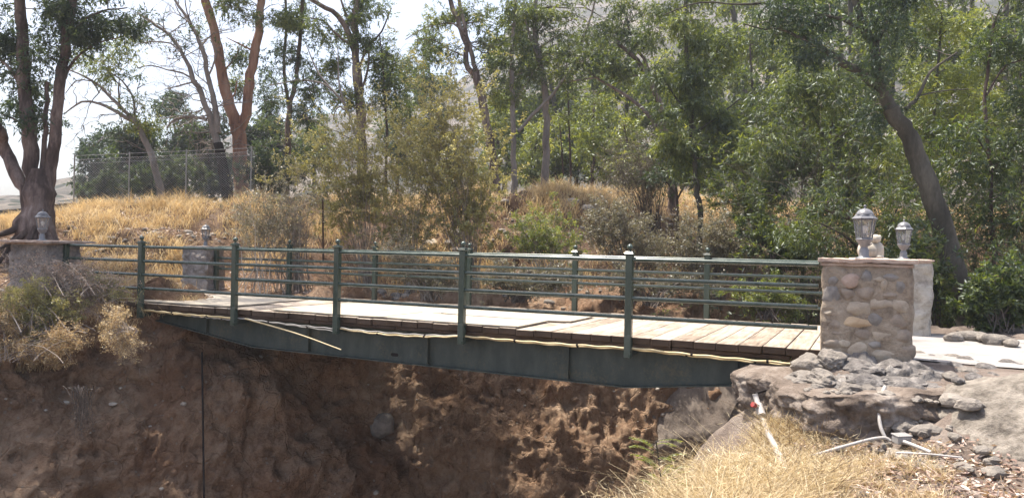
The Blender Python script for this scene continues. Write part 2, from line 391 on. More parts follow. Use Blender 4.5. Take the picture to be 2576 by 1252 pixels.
MAT['timber'] = m_rough('creosoted_timber', [(0.3, (0.030, 0.020, 0.015)), (0.55, (0.075, 0.050, 0.036)), (0.8, (0.15, 0.105, 0.075))], 3, 30, 0.9, 0.02)

# ------------------------------------------------------------------ ground shape
FOOT_T = [-14, -5, -2.5, -0.8, 2, 5, 8, 12, 18, 26, 40]
FOOT_W = [-2, 1.2, 2.2, 4.6, 5.3, 6.6, 8.7, 10.6, 12.4, 15, 22]
HT, HV = [-14, -6, -1, 3, 8, 12, 18, 30], [1.6, 1.95, 2.35, 2.75, 2.95, 2.5, 2.4, 2.6]
def ztop(X, Y):
    t, w = to_tw(X, Y)
    e = (w - np.interp(t, FOOT_T, FOOT_W)) * 0.84
    H = np.interp(t, HT, HV)
    n = fbm(np.stack([X * 0.35, Y * 0.35, X * 0], -1), 3, 3)
    e2 = e + n * 0.7
    z = H * (0.35 * smooth(e2 / 2.2) + 0.65 * smooth((e2 - 1.0) / 4.0)) + 0.045 * np.maximum(e - 5.5, 0)
    z = z + 0.25 * smooth((0.0 - t) / 3.0) * smooth((e + 1.5) / 2)
    z = z - 0.55 * smooth((0.75 - w) / 0.7) * smooth((t + 0.2) / 1.2) * smooth((w + 7) / 3)
    # exposed bank that leaves the deck on the upstream side drops away
    return z + 0.06 * fbm(np.stack([X * 1.7, Y * 1.7, X * 0], -1), 3, 9) * smooth((np.abs(w - 1.9) - 1.9) / 1.0 + (t < -1.5))
LIP = np.array([(-2.5, -18), (0.3, -9), (1.0, -4), (1.7, -0.8), (2.9, 1.9), (4.9, 5.4), (8.3, 8.1), (13, 9.8), (18, 11.6), (26, 13.2), (36, 18.5)], float)
LIPR = resample(np.column_stack([LIP, np.zeros(len(LIP))]), 0.07)[:, :2]
ds = np.linalg.norm(np.diff(LIPR, axis=0), axis=1); arc = np.concatenate([[0], np.cumsum(ds)])
na = int(arc[-1] / 0.05)
LP = np.stack([np.interp(np.linspace(0, arc[-1], na), arc, LIPR[:, k]) for k in (0, 1)], -1)
TL = unit(np.gradient(LP, axis=0))
for _ in range(60): TL = unit(np.vstack([TL[:1], (TL[:-2] + TL[1:-1] * 2 + TL[2:]) / 4, TL[-1:]]))
NL = np.stack([-TL[:, 1], TL[:, 0]], -1)              # towards the far bank
prof = np.array([(-4.6, -7.2), (-3.2, -6.3), (-2.5, -5.2), (-2.0, -4.2), (-1.5, -3.1), (-1.0, -2.0), (-0.55, -1.0), (-0.2, -0.35), (0.0, 0.0)])
pl = np.concatenate([[0], np.cumsum(np.linalg.norm(np.diff(prof, axis=0), axis=1))])
pd = np.interp(np.linspace(0, pl[-1], 180), pl, prof[:, 0]); pz = np.interp(np.linspace(0, pl[-1], 180), pl, prof[:, 1])
td = np.concatenate([np.linspace(0.08, 11, 120), 11 + np.linspace(0.3, 1, 36) ** 2.4 * 110])
prof2 = np.array([(-8.2, -7.2), (-6.4, -6.3), (-5.0, -5.2), (-3.9, -4.2), (-2.8, -3.1), (-1.8, -2.0), (-0.95, -1.0), (-0.3, -0.35), (0.0, 0.0)])
pd2 = np.interp(np.linspace(0, pl[-1], 180), pl, prof2[:, 0])
D = np.concatenate([pd, td]); nd = len(D)
gent = 0.75 * smooth((LP[:, 1] - 4.5) / 3.5)
DD = np.where(np.arange(nd)[None, :] < 180, (1 - gent)[:, None] * D[None, :] + gent[:, None] * np.concatenate([pd2, td])[None, :], D[None, :])
PT = LP[:, None, :] + NL[:, None, :] * DD[..., None]
X = (PT[..., 0] - 15.14) * U[0] + (PT[..., 1] + 10.45) * N[0]
Y = (PT[..., 0] - 15.14) * U[1] + (PT[..., 1] + 10.45) * N[1]
lipz = ztop(X[:, 179], Y[:, 179]) - 0.12
Z = np.where(np.arange(nd)[None, :] < 180, lipz[:, None] + np.concatenate([pz, np.zeros(nd - 180)])[None, :], ztop(X, Y) - 0.12 * (1 - smooth(D / 0.8))[None, :])
P3 = np.stack([X, Y, Z], -1)
# clods, gullies and ledges, pushed out of the face
gx = np.gradient(P3, axis=0); gy = np.gradient(P3, axis=1); NR = unit(np.cross(gx, gy))
NR *= np.where((NR[..., 2:] < 0), -1, 1)
face = 1 - smooth((D - 0.2) / 1.5)
slope = smooth((ztop(X, Y) - 0.25) / 0.6) * (1 - smooth((D - 9) / 2))[None, :] * 0.55
amt = np.maximum(face[None, :] * np.ones_like(X), slope)
Q = P3 * np.array([1, 1, 0.8])
disp = 0.42 * fbm(Q * 0.75, 3, 21) + 0.15 * ridge(Q * 1.3, 3, 31) + 0.11 * np.abs(fbm(Q * 3.0, 3, 41)) + 0.055 * ridge(Q * 4.6, 3, 51) + 0.030 * ridge(Q * 10, 2, 57)
lay = P3[..., 2] * 1.9 + 1.2 * fbm(P3 * 0.5, 2, 61)
disp += 0.08 * np.abs(np.modf(np.abs(lay))[0] - 0.5) * 2
P3 = P3 + NR * (amt * (disp - 0.12))[..., None]
i, j = np.meshgrid(np.arange(na - 1), np.arange(nd - 1), indexing='ij')
FB = np.stack([i * nd + j, (i + 1) * nd + j, (i + 1) * nd + j + 1, i * nd + j + 1], -1).reshape(-1, 4)

def m_bank():
    m, nt, out = new_mat('bank_earth')
    v = coords(nt)
    n1 = noise(nt, v, 0.7, 8, 0.62, 0.4); n2 = noise(nt, v, 5, 10, 0.72); n3 = noise(nt, v, 18, 8, 0.8)
    f = math_(nt, 'ADD', math_(nt, 'MULTIPLY', n1, 0.38), math_(nt, 'ADD', math_(nt, 'MULTIPLY', n2, 0.36), math_(nt, 'MULTIPLY', n3, 0.26)))
    c = ramp(nt, [(0.37, (0.10, 0.057, 0.034)), (0.45, (0.25, 0.155, 0.097)), (0.53, (0.385, 0.26, 0.172)), (0.66, (0.52, 0.40, 0.29))], f)
    red = noise(nt, v, 0.55, 3, 0.5)
    c = mixc(nt, ramp(nt, [(0.52, (0, 0, 0)), (0.68, (0.6, 0.6, 0.6))], red), c, mixc(nt, n2, (0.15, 0.068, 0.036), (0.30, 0.155, 0.085)))
    vo = nt.nodes.new('ShaderNodeTexVoronoi'); vo.inputs['Scale'].default_value = 7.0; nt.links.new(v, vo.inputs['Vector'])
    wn = nt.nodes.new('ShaderNodeTexWhiteNoise'); nt.links.new(vo.outputs['Position'], wn.inputs['Vector'])
    peb = math_(nt, 'MULTIPLY', math_(nt, 'LESS_THAN', vo.outputs['Distance'], 0.2), math_(nt, 'GREATER_THAN', wn.outputs['Value'], 0.72))
    c = mixc(nt, math_(nt, 'MULTIPLY', peb, 0.7), c, (0.34, 0.29, 0.24))
    vc = nt.nodes.new('ShaderNodeTexVoronoi'); vc.feature = 'DISTANCE_TO_EDGE'; vc.inputs['Scale'].default_value = 1.3
    dv = nt.nodes.new('ShaderNodeVectorMath'); dv.operation = 'ADD'
    nv = nt.nodes.new('ShaderNodeTexNoise'); nv.inputs['Scale'].default_value = 1.5; nt.links.new(v, nv.inputs['Vector'])
    nt.links.new(v, dv.inputs[0]); nt.links.new(nv.outputs['Color'], dv.inputs[1]); nt.links.new(dv.outputs[0], vc.inputs['Vector'])
    crack = ramp(nt, [(0.0, (0, 0, 0)), (0.035, (1, 1, 1))], vc.outputs['Distance'])
    h = math_(nt, 'ADD', math_(nt, 'ADD', math_(nt, 'MULTIPLY', n2, 0.8), math_(nt, 'MULTIPLY', n3, 0.35)), math_(nt, 'MULTIPLY', crack, 0.22))
    h = math_(nt, 'ADD', h, math_(nt, 'MULTIPLY', peb, 0.25))
    ge = nt.nodes.new('ShaderNodeNewGeometry'); sx = nt.nodes.new('ShaderNodeSeparateXYZ'); nt.links.new(ge.outputs['Position'], sx.inputs[0])
    hz_ = math_(nt, 'ADD', sx.outputs[2], math_(nt, 'MULTIPLY', n1, 0.8))      # darker topsoil layer over the reddish subsoil
    c = mixc(nt, ramp(nt, [(0.0, (0, 0, 0)), (1.0, (1, 1, 1))], math_(nt, 'SUBTRACT', hz_, 0.1)), c, mixc(nt, 1.0, c, (0.50, 0.50, 0.52), 'MULTIPLY'))
    princ(nt, out, c, 0.95, bump(nt, h, 1.0, 0.2), spec=0.12); return m
MAT['bank'] = m_bank()
bank = MB().add(P3.reshape(-1, 3), FB, sm=True).build('ravine_bank', MAT['bank']); struct(bank)

# right bank: a height field in (t, w)
RW = [-16, -9, -6, -4, -3, -2.2, -1.9, -1.5, -1.0, -0.45, 0, 4, 5, 7, 12, 30]
RZ = [-0.3, -0.42, -0.72, -0.85, -0.86, -0.80, -0.72, -0.48, -0.28, -0.10, -0.07, -0.07, -0.05, 0.2, 0.9, 3.2]
LW = [-16, -5, -3, -1.6, -0.5, 4, 5, 7, 9, 13, 30]
LT = [13.0, 13.1, 13.7, 14.25, 14.0, 14.2, 15.5, 18.0, 23, 32, 60]
def zright(X, Y, rough=True):
    t, w = to_tw(X, Y)
    w2 = w + np.where(w < -0.5, 1, 0) * smooth((t - 15.4) / 1.5) * (0.35 * smooth((-0.5 - w) / 1.0))
    z = np.interp(w2, RW, RZ) + 0.10 * smooth((t - 15.6) / 2.0) * smooth((-1.2 - w) / 1.0)
    z = z + 0.16 * np.maximum(t - 19, 0) * smooth((w - 3.5) / 4)
    dl = t - np.interp(w, LW, LT)
    n = fbm(np.stack([X * 1.2, Y * 1.2, X * 0], -1), 3, 77) * 0.25
    z = z - 1.5 * np.maximum(-(dl + n), 0) - 0.25 * smooth(1 - (dl + n) / 0.8)
    if rough:
        off = smooth((np.abs(w - 1.9) - 2.1) / 0.6)
        z = z + off * (0.08 * fbm(np.stack([X * 2.1, Y * 2.1, X * 0], -1), 4, 5) + 0.03 * ridge(np.stack([X * 7, Y * 7, X * 0], -1), 2, 6))
    return np.maximum(z, -7.0)
gt = np.concatenate([np.arange(9.5, 19.5, 0.07), 19.5 + np.linspace(0.05, 1, 50) ** 1.8 * 60])
gw = np.concatenate([-13.5 + np.arange(0, 6, 0.15), np.arange(-7.5, 5.0, 0.07), 5 + np.linspace(0.02, 1, 60) ** 1.6 * 45])
GT, GW = np.meshgrid(gt, gw, indexing='ij')
GX = (GT - 15.14) * U[0] + (GW + 10.45) * N[0]; GY = (GT - 15.14) * U[1] + (GW + 10.45) * N[1]
RB = np.stack([GX, GY, zright(GX, GY)], -1)
n2 = len(gw); i, j = np.meshgrid(np.arange(len(gt) - 1), np.arange(n2 - 1), indexing='ij')
struct(MB().add(RB.reshape(-1, 3), np.stack([i * n2 + j, (i + 1) * n2 + j, (i + 1) * n2 + j + 1, i * n2 + j + 1], -1).reshape(-1, 4), sm=True).build('right_bank', MAT['soil']))

# base sheet out to the horizon
g = np.linspace(-1, 1, 41); g = np.sign(g) * np.abs(g) ** 2.2 * 900
gxx, gyy = np.meshgrid(g, g, indexing='ij')
i, j = np.meshgrid(np.arange(40), np.arange(40), indexing='ij')
struct(MB().add(np.stack([gxx, gyy, -7.4 + 0.3 * fbm(np.stack([gxx, gyy, gxx * 0], -1) * 0.05, 2)], -1).reshape(-1, 3),
       np.stack([i * 41 + j, (i + 1) * 41 + j, (i + 1) * 41 + j + 1, i * 41 + j + 1], -1).reshape(-1, 4), sm=True).build('ground', MAT['soil']))

# hill behind the trees
RX = [-1500, -300, 60, 130, 230, 400, 640, 840, 1100, 1225, 1290, 1380, 1700, 2600, 4200]
RY = [560, 552, 530, 478, 448, 400, 335, 290, 235, 165, 62, -30, -150, -260, -260]
RD = [260, 260, 260, 250, 250, 290, 350, 400, 440, 460, 470, 480, 480, 460, 450]
xs = np.linspace(-1400, 4100, 420); vs = np.linspace(0, 1.25, 110)
HX = np.zeros((420, 110, 3))
for k, x in enumerate(xs):
    d1 = np.interp(x, RX, RD); top = at(x, np.interp(x, RX, RY), d1); foot = at(x, 626, 62.0); foot[2] = 3.5
    s = np.minimum(vs, 1)
    HX[k] = foot + (top - foot) * vs[:, None]
    HX[k, :, 2] = foot[2] + (top[2] - foot[2]) * (0.75 * s + 0.25 * s ** 2) - np.maximum(vs - 1, 0) * 60
sc = np.clip(vs, 0, 1)[None, :]
HX[..., 2] += (ridge(HX * np.array([.02, .02, 0]), 4, 3) * 5 * sc * (1 - 0.75 * sc) * 1.3 + fbm(HX * 0.09, 3, 8) * 0.9)
i, j = np.meshgrid(np.arange(419), np.arange(109), indexing='ij')
struct(MB().add(HX.reshape(-1, 3), np.stack([i * 110 + j, (i + 1) * 110 + j, (i + 1) * 110 + j + 1, i * 110 + j + 1], -1).reshape(-1, 4), sm=True).build('hillside', MAT['hill']))

# road sheets
def strip(name, ts, w0, w1, z, mat, dz=0.0):
    ts = np.asarray(ts, float); ws = np.linspace(0, 1, 14); V = []
    for t in ts:
        a = w0(t) if callable(w0) else w0; b = w1(t) if callable(w1) else w1
        for q in ws: V.append(tw(t, a + (b - a) * q, z))
    V = np.array(V); V[:, 2] += 0.012 * fbm(V * np.array([.8, .8, 0]), 3, 4)
    n = len(ws); i, j = np.meshgrid(np.arange(len(ts) - 1), np.arange(n - 1), indexing='ij')
    return struct(MB().add(V, np.stack([i * n + j, (i + 1) * n + j, (i + 1) * n + j + 1, i * n + j + 1], -1).reshape(-1, 4), sm=True).build(name, mat))
strip('road', np.linspace(14.42, 40, 90), lambda t: 0.15 + 0.25 * math.sin(t * 1.7) * 0.3 - 0.02 * (t - 15), lambda t: 4.0 + 0.1 * math.sin(t * 2.1) + 0.02 * (t - 15), -0.052, MAT['road'])
strip('approach_slab', np.linspace(-3.2, 0.35, 24), lambda t: 0.1 + 0.1 * math.sin(t * 3), lambda t: 3.7 + 0.12 * math.sin(t * 2.4), 0.03, MAT['road'])

# ------------------------------------------------------------------ bridge
BO = tw(0, 0, 0)
bridge = thing('footbridge', 'green steel girder bridge with plank deck and pipe railings spanning the ravine', 'bridge', BO, BA)
# deck
mb = MB(); t = 0.32; k = 0
while t < 14.45:
    wd = 0.285 + 0.02 * rng.random(); e0 = 0.085 + 0.05 * (rng.random() - 0.5); e1 = 3.82 + 0.05 * (rng.random() - 0.5)
    box(mb, (t + wd / 2, (e0 + e1) / 2, -0.05 + 0.012 * (rng.random() - 0.5)), (wd - 0.012, e1 - e0, 0.10), rotz(0.004 * (rng.random() - 0.5)) @ rotx(0.002 * (rng.random() - 0.5)), rng.random(), bev=0.008)
    t += wd
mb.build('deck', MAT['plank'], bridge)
# dark rim timber under the deck edges
for w in (0.16, 3.72):
    mb = MB(); t = 0.3
    while t < 14.3:
        L = min(1.2 + 1.3 * rng.random(), 14.42 - t)
        box(mb, (t + L / 2, w, -0.135 + 0.008 * rng.random()), (L - 0.015, 0.09, 0.06), None, rng.random(), bev=0.008); t += L
    mb.build('rim_timber', MAT['timber'], bridge)
# girders
def girder(w, sgn):
    mb = MB()
    ts = [0.6, 2.3, 4.9, 11.95, 13.95]; zb = [-0.25, -0.33, -0.68, -0.74, -0.52]
    top = -0.19
    for k in range(4):
        n = 6
        for q in range(n):
            ta, tb = [ts[k] + (ts[k + 1] - ts[k]) * (q + s) / n for s in (0, 1)]
            za, zc = [zb[k] + (zb[k + 1] - zb[k]) * (q + s) / n for s in (0, 1)]
            V = [(ta, w - .008, za), (tb, w - .008, zc), (tb, w - .008, top), (ta, w - .008, top), (ta, w + .008, za), (tb, w + .008, zc), (tb, w + .008, top), (ta, w + .008, top)]
            mb.add(np.array(V), np.array([[0, 1, 2, 3], [5, 4, 7, 6], [0, 4, 5, 1], [3, 2, 6, 7]]))
        a = math.atan2(zb[k + 1] - zb[k], ts[k + 1] - ts[k]); L = math.hypot(zb[k + 1] - zb[k], ts[k + 1] - ts[k])
        box(mb, ((ts[k] + ts[k + 1]) / 2, w, (zb[k] + zb[k + 1]) / 2 - 0.012), (L, 0.16, 0.018), roty(-a))
    for e in (0, 1): box(mb, (ts[0] if e == 0 else ts[-1], w, top - 0.1), (0.012, 0.16, 0.2))
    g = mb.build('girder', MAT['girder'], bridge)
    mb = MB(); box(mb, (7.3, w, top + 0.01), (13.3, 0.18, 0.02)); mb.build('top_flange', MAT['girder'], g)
    for t in np.arange(1.3, 13.8, 2.44):
        z = np.interp(t, ts, zb)
        mb = MB(); box(mb, (t, w - sgn * 0.045, (z + top) / 2), (0.014, 0.072, top - z - 0.03)); mb.build('stiffener', MAT['girder'], g)
    return g, ts, zb
g1, gts, gzb = girder(0.34, 1); girder(3.5, -1)
mb = MB()      # an oval hole plate on the web
lathe(mb, [(0.0, 0), (0.03, 0), (0.03, 0.004)], 14)
hole = MB()
V = np.array([(7.95 + 0.075 * np.sign(math.cos(a)) * (0.55 + 0.45 * abs(math.cos(a))), 0.327, -0.60 + 0.028 * math.sin(a)) for a in np.linspace(0, 2 * math.pi, 20, endpoint=False)])
hole.add(V, [list(range(20))]); hole.build('web_slot', MAT['cable'], g1)
mb = MB()
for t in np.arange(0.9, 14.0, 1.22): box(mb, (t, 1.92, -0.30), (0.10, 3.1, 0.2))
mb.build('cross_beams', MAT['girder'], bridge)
for t in (2.9, 5.6, 6.9, 8.3, 9.5, 10.6, 12.0, 12.9):                # angle brackets under the rim
    mb = MB(); box(mb, (t, 0.22, -0.20), (0.07, 0.19, 0.012)); box(mb, (t, 0.30, -0.25), (0.07, 0.012, 0.10)); mb.build('bracket', MAT['girder'], bridge)

def make_post(zbot):
    mb = MB(); box(mb, (0, 0, (1.16 + zbot) / 2), (0.098, 0.098, 1.16 - zbot), bev=0.008)
    p = mb.build('post', MAT['steel'], bridge)
    mb = MB(); box(mb, (0, 0, 1.168), (0.135, 0.135, 0.02), bev=0.005); box(mb, (0, 0, 1.186), (0.105, 0.105, 0.018), bev=0.005); mb.build('post_cap', MAT['steel'], p)
    mb = MB(); r = 0.043
    prof = [(0.045, 1.193), (0.030, 1.203), (0.018, 1.212), (0.016, 1.222)] + [(r * math.sin(a), 1.26 - r * math.cos(a)) for a in np.linspace(0.4, math.pi - 0.15, 12)] + [(0.008, 1.305), (0.0, 1.31)]
    lathe(mb, prof, 18); mb.build('ball_finial', MAT['steel'], p)
    return p
near_t = [2.28, 4.70, 6.99, 9.39, 12.05]; far_t = [2.56, 5.02, 7.42, 9.80, 12.38]
proto = make_post(-0.29)
ARM = MB(); box(ARM, (0.0, 0.19, -0.225), (0.09, 0.29, 0.07)); arm0 = ARM.build('post_bracket', MAT['girder'], proto)
for k, t in enumerate(near_t):
    p = proto if k == 0 else copy_tree(proto, bridge)
    p.location = (t, 0, 0); p.rotation_euler = (0.006 * (rng.random() - .5), 0.008 * (rng.random() - .5), 0)
for k, t in enumerate(far_t):
    p = copy_tree(proto, bridge); p.location = (t, 3.86, 0); p.rotation_euler = (0, 0.008 * (rng.random() - .5), math.pi)
mb = MB(); box(mb, (0, 0, 0.52), (0.098, 0.098, 1.16), bev=0.008); ep = mb.build('end_post', MAT['steel'], bridge); ep.location = (0.05, 0, 0)
e2 = ep.copy(); COL.objects.link(e2); e2.location = (0.22, 3.86, 0)
def rails(ts, w):
    for k in range(len(ts) - 1):
        for q, z in enumerate((1.085, 0.815, 0.55, 0.285)):
            mb = MB(); L = ts[k + 1] - ts[k] - 0.094
            tube(mb, np.stack([np.linspace(-L / 2, L / 2, 5), np.zeros(5), np.zeros(5)], -1), 0.029, 12)
            o = mb.build('rail', MAT['steel'], bridge)
            o.location = ((ts[k] + ts[k + 1]) / 2, w, z - 0.0 + 0.004 * (rng.random() - .5)); o.rotation_euler = (0, 0.002 * (rng.random() - .5), 0)
rails([0.05] + near_t + [14.56], 0.0); rails([0.22] + far_t + [14.75], 3.86)
# conduits strapped below the deck edge
def sag(ta, tb, z0, z1, dip, w=0.045, n=40):
    s = np.linspace(0, 1, n); return np.stack([ta + (tb - ta) * s, np.full(n, w), z0 + (z1 - z0) * s - dip * 4 * s * (1 - s) + 0.006 * np.sin(s * 40 + z0 * 60)], -1)
for (ta, tb, z0, z1, dip, w, r, mt) in ((2.34, 4.64, -0.13, -0.155, 0.012, 0.03, 0.013, 'conduit'), (2.34, 4.64, -0.145, -0.175, 0.02, 0.055, 0.011, 'conduit'),
                                        (7.05, 9.34, -0.20, -0.175, 0.05, 0.03, 0.013, 'conduit'), (7.05, 9.34, -0.19, -0.165, 0.03, 0.05, 0.011, 'greypipe'),
                                        (9.44, 12.0, -0.165, -0.155, 0.012, 0.03, 0.014, 'conduit'), (9.44, 12.0, -0.175, -0.175, 0.02, 0.055, 0.011, 'conduit'),
                                        (12.1, 14.62, -0.15, -0.19, 0.015, 0.03, 0.015, 'conduit'), (12.1, 14.4, -0.17, -0.215, 0.015, 0.055, 0.011, 'conduit'),
                                        (4.75, 6.94, -0.15, -0.21, 0.01, 0.04, 0.009, 'greypipe'), (4.75, 6.94, -0.16, -0.255, 0.0, 0.06, 0.008, 'greypipe'), (3.6, 4.66, -0.185, -0.20, 0.0, 0.04, 0.009, 'greypipe')):
    mb = MB(); tube(mb, sag(ta, tb, z0, z1, dip, w), r, 8)
    c = mb.build('conduit', MAT[mt], bridge)
    for s in (0.33, 0.72):
        mb = MB(); t = ta + (tb - ta) * s; z = z0 + (z1 - z0) * s - dip * 4 * s * (1 - s)
        tube(mb, [(t - 0.015, w, z), (t + 0.015, w, z)], r * 1.35, 8); mb.build('clamp', MAT['cable'], c)
# loose pale pole hanging from the conduit run
A, B = at(617, 801, 13.75), at(858, 879, 12.75)
mb = MB(); tube(mb, resample([A, A * 0.45 + B * 0.55 + np.array([0, 0, 0.03]), B], 0.15), np.linspace(0.015, 0.009, len(resample([A, A * 0.45 + B * 0.55 + np.array([0, 0, 0.03]), B], 0.15))), 8)
tag(mb.build('loose_pipe', MAT['conduit'], None), 'pale loose pipe sagging diagonally across the dark girder', 'pipe')

# plywood sheets laid on the deck
for (t0, w0, L, W, r, z, lb) in (
    (1.95, 0.16, 2.44, 1.22, 0.012, 0.016, 'pale plywood sheet on the deck edge right of the first near post'),
    (1.75, 1.44, 2.44, 1.22, -0.02, 0.014, 'pale plywood sheet at the far left of the deck, behind another sheet'),
    (5.40, 0.14, 2.44, 1.22, 0.004, 0.018, 'pale plywood sheet on the deck edge under the third near railing post from the left'),
    (7.86, 0.12, 2.44, 1.22, -0.006, 0.014, 'pale plywood sheet on the deck edge under the fourth near railing post from the left'),
    (5.75, 1.40, 2.44, 1.22, -0.008, 0.015, 'pale plywood sheet in the middle of the deck behind the third near post'),
    (8.22, 1.37, 2.44, 1.22, 0.01, 0.017, 'pale plywood sheet in the middle of the deck, nearest the bare planks')):
    mb = MB(); xs_ = np.linspace(-L / 2, L / 2, 14); ys_ = np.linspace(-W / 2, W / 2, 8)
    gx_, gy_ = np.meshgrid(xs_, ys_, indexing='ij'); wz = 0.006 * fbm(np.stack([gx_ + t0, gy_, gx_ * 0], -1) * 1.2, 2, 5) + 0.014 * (np.abs(gx_) / (L / 2)) ** 4 * rng.random()
    i, j = np.meshgrid(np.arange(13), np.arange(7), indexing='ij'); q4 = np.stack([i * 8 + j, (i + 1) * 8 + j, (i + 1) * 8 + j + 1, i * 8 + j + 1], -1).reshape(-1, 4)
    mb.add(np.stack([gx_, gy_, wz + 0.009], -1).reshape(-1, 3), q4, sm=True); mb.add(np.stack([gx_, gy_, wz - 0.009], -1).reshape(-1, 3), q4[:, ::-1])
    rim = [k * 8 for k in range(14)] + [13 * 8 + k for k in range(1, 8)] + [k * 8 + 7 for k in range(12, -1, -1)] + [k for k in range(6, 0, -1)]
    Pt = np.stack([gx_, gy_, wz], -1).reshape(-1, 3)[rim]; m_ = len(rim)
    mb.add(np.vstack([Pt + (0, 0, 0.009), Pt - (0, 0, 0.009)]), np.array([[k, m_ + k, m_ + (k + 1) % m_, (k + 1) % m_] for k in range(m_)]))
    o = tag(mb.build('plywood_sheet', MAT['ply'], None), lb, 'plywood', 'plywood sheets lying on the deck')
    o.location = tw(t0 + L / 2, w0 + W / 2, z + 0.004); o.rotation_euler = (0, 0, BA + r)

# ------------------------------------------------------------------ stone pillars
def rough_box(mb, c, s, n=26, amp=0.02, seed=0, rnd=0.03, taper=0.0, freq=4.0):
    s = np.asarray(s, float)
    for ax in range(3):
        for sg in (-1, 1):
            a1, a2 = [q for q in range(3) if q != ax]
            n1 = max(3, int(n * s[a1] / max(s))); n2_ = max(3, int(n * s[a2] / max(s)))
            u, v = np.meshgrid(np.linspace(-.5, .5, n1), np.linspace(-.5, .5, n2_), indexing='ij')
            P = np.zeros(u.shape + (3,)); P[..., a1] = u * s[a1]; P[..., a2] = v * s[a2]; P[..., ax] = sg * s[ax] / 2
            inner = s / 2 - rnd; Cc = np.clip(P, -inner, inner); dv = P - Cc; P = Cc + unit(dv) * rnd * (np.linalg.norm(dv, axis=-1, keepdims=True) > 0)
            P[..., :2] *= (1 - taper * (P[..., 2:] / s[2]))
            nd_ = np.stack([fbm((P + c) * freq, 3, seed + q) for q in range(3)], -1)
            P = P + nd_ * amp
            i, j = np.meshgrid(np.arange(n1 - 1), np.arange(n2_ - 1), indexing='ij')
            q = np.stack([i * n2_ + j, (i + 1) * n2_ + j, (i + 1) * n2_ + j + 1, i * n2_ + j + 1], -1).reshape(-1, 4)
            if (sg > 0) == (ax == 1): q = q[:, ::-1]
            mb.add(P.reshape(-1, 3) + c, q, sm=True)

def stones_of(mb_by, items, fw, h):
    for k, (x, z, rx, rz_, m_, out_) in enumerate(items):
        mb = mb_by.setdefault(m_, MB())
        rock(mb, (x, fw + 0.02 - out_ * 0.4, z), (rx, 0.055 + out_, rz_), seed=k + 3, sub=3, amp=0.10, freq=1.6, flat=0.6)
# stones of the near right pillar, measured on its face
face_px = [(600, 880, 60, 52, 'pink'), (475, 890, 28, 30, 'grey'), (720, 860, 30, 45, 'grey'), (812, 874, 38, 16, 'tan'), (905, 868, 52, 28, 'grey'), (468, 992, 50, 76, 'grey'),
           (585, 985, 42, 40, 'brown'), (715, 965, 58, 52, 'brown'), (852, 915, 26, 36, 'tan'), (985, 922, 38, 54, 'grey'), (888, 992, 50, 28, 'brown'), (660, 1080, 84, 46, 'tan'),
           (832, 1052, 80, 40, 'tan'), (975, 1072, 52, 52, 'tan'), (442, 1115, 30, 20, 'tan'), (648, 1186, 94, 40, 'orange'), (800, 1172, 56, 58, 'grey'), (935, 1190, 62, 66, 'brown'),
           (480, 1195, 52, 55, 'brown'), (500, 1262, 60, 34, 'brown'), (690, 1272, 62, 44, 'brown'), (845, 1285, 74, 48, 'tan'), (985, 1290, 60, 50, 'brown'), (655, 1405, 68, 76, 'tan'),
           (865, 1425, 98, 38, 'tan'), (1000, 1400, 60, 60, 'brown'), (505, 1440, 88, 42, 'grey'), (480, 1345, 60, 40, 'brown'), (780, 1350, 50, 30, 'grey'), (560, 1340, 40, 36, 'tan')]
STM = {'pink': stone_mat('pink_stone', (0.29, 0.205, 0.165), (0.50, 0.39, 0.32)), 'grey': stone_mat('grey_stone', (0.15, 0.135, 0.125), (0.33, 0.30, 0.27)),
       'brown': stone_mat('brown_stone', (0.18, 0.14, 0.11), (0.36, 0.30, 0.24)), 'tan': MAT['st_tan'], 'orange': stone_mat('orange_stone', (0.36, 0.25, 0.15), (0.58, 0.45, 0.31))}
def pillar(t0, t1, w0, w1, zb, zt, body_mat, cap_mat, label, stone_items=None, cap_over=0.05, seed=0, cap_t=0.05, taper=0.02):
    o = thing('stone_pillar', label, 'pillar', tw((t0 + t1) / 2, (w0 + w1) / 2, zb), BA, 'stone gate pillars at the bridge ends')
    h = zt - cap_t - zb; sx, sy = t1 - t0, w1 - w0
    mb = MB(); rough_box(mb, np.array([0, 0, h / 2 - 0.15]), (sx, sy, h + 0.3), 46, 0.022 if seed == 1 else 0.04, seed, 0.05, taper, 5.0)
    mb.build('masonry', body_mat, o)
    mb = MB(); rough_box(mb, np.array([0, 0, h + cap_t / 2]), (sx + 2 * cap_over, sy + 2 * cap_over, cap_t), 44, 0.012, seed + 4, 0.008, 0, 6)
    rough_box(mb, np.array([-0.01, 0.0, h - 0.022]), (sx + 0.3 * cap_over, sy + 0.3 * cap_over, 0.036), 30, 0.006, seed + 9, 0.008, 0, 6)
    mb.build('cap', cap_mat, o)
    by = {}
    for k, (x, z, rx, rz_, m_) in enumerate(stone_items or []):
        mb = by.setdefault(m_, MB()); fw = -sy / 2 - 0.004 + 0.0
        rock(mb, (x, fw + 0.040, z), (rx * 1.2, 0.058, rz_ * 1.2), seed=k + 3 + seed, sub=3, amp=0.22, freq=1.8, flat=0.85)
    for m_, mb in by.items():
        s = mb.build('stones', STM[m_] if m_ in STM else MAT[m_], o)
        if m_ in STM: s['label'] = {'pink': 'pinkish', 'grey': 'dark grey', 'brown': 'brown', 'tan': 'tan', 'orange': 'orange tan'}[m_] + ' cobbles set in mortar'
    return o
items = []
fd = 9.28
for (zx, zy, rx, ry, m_) in face_px:
    px, py = 1932 + zx * 0.343, 402.5 + zy * 0.343
    a = (px - CX) / F; d = (10.45 - 0.36) / (a * N[0] + N[1]); p = at(px, py, d); tt, ww = to_tw(p[0], p[1])
    items.append((tt - 15.07, p[2] + 0.12, rx * 0.343 / F * d * 1.06, ry * 0.343 / F * d, m_))
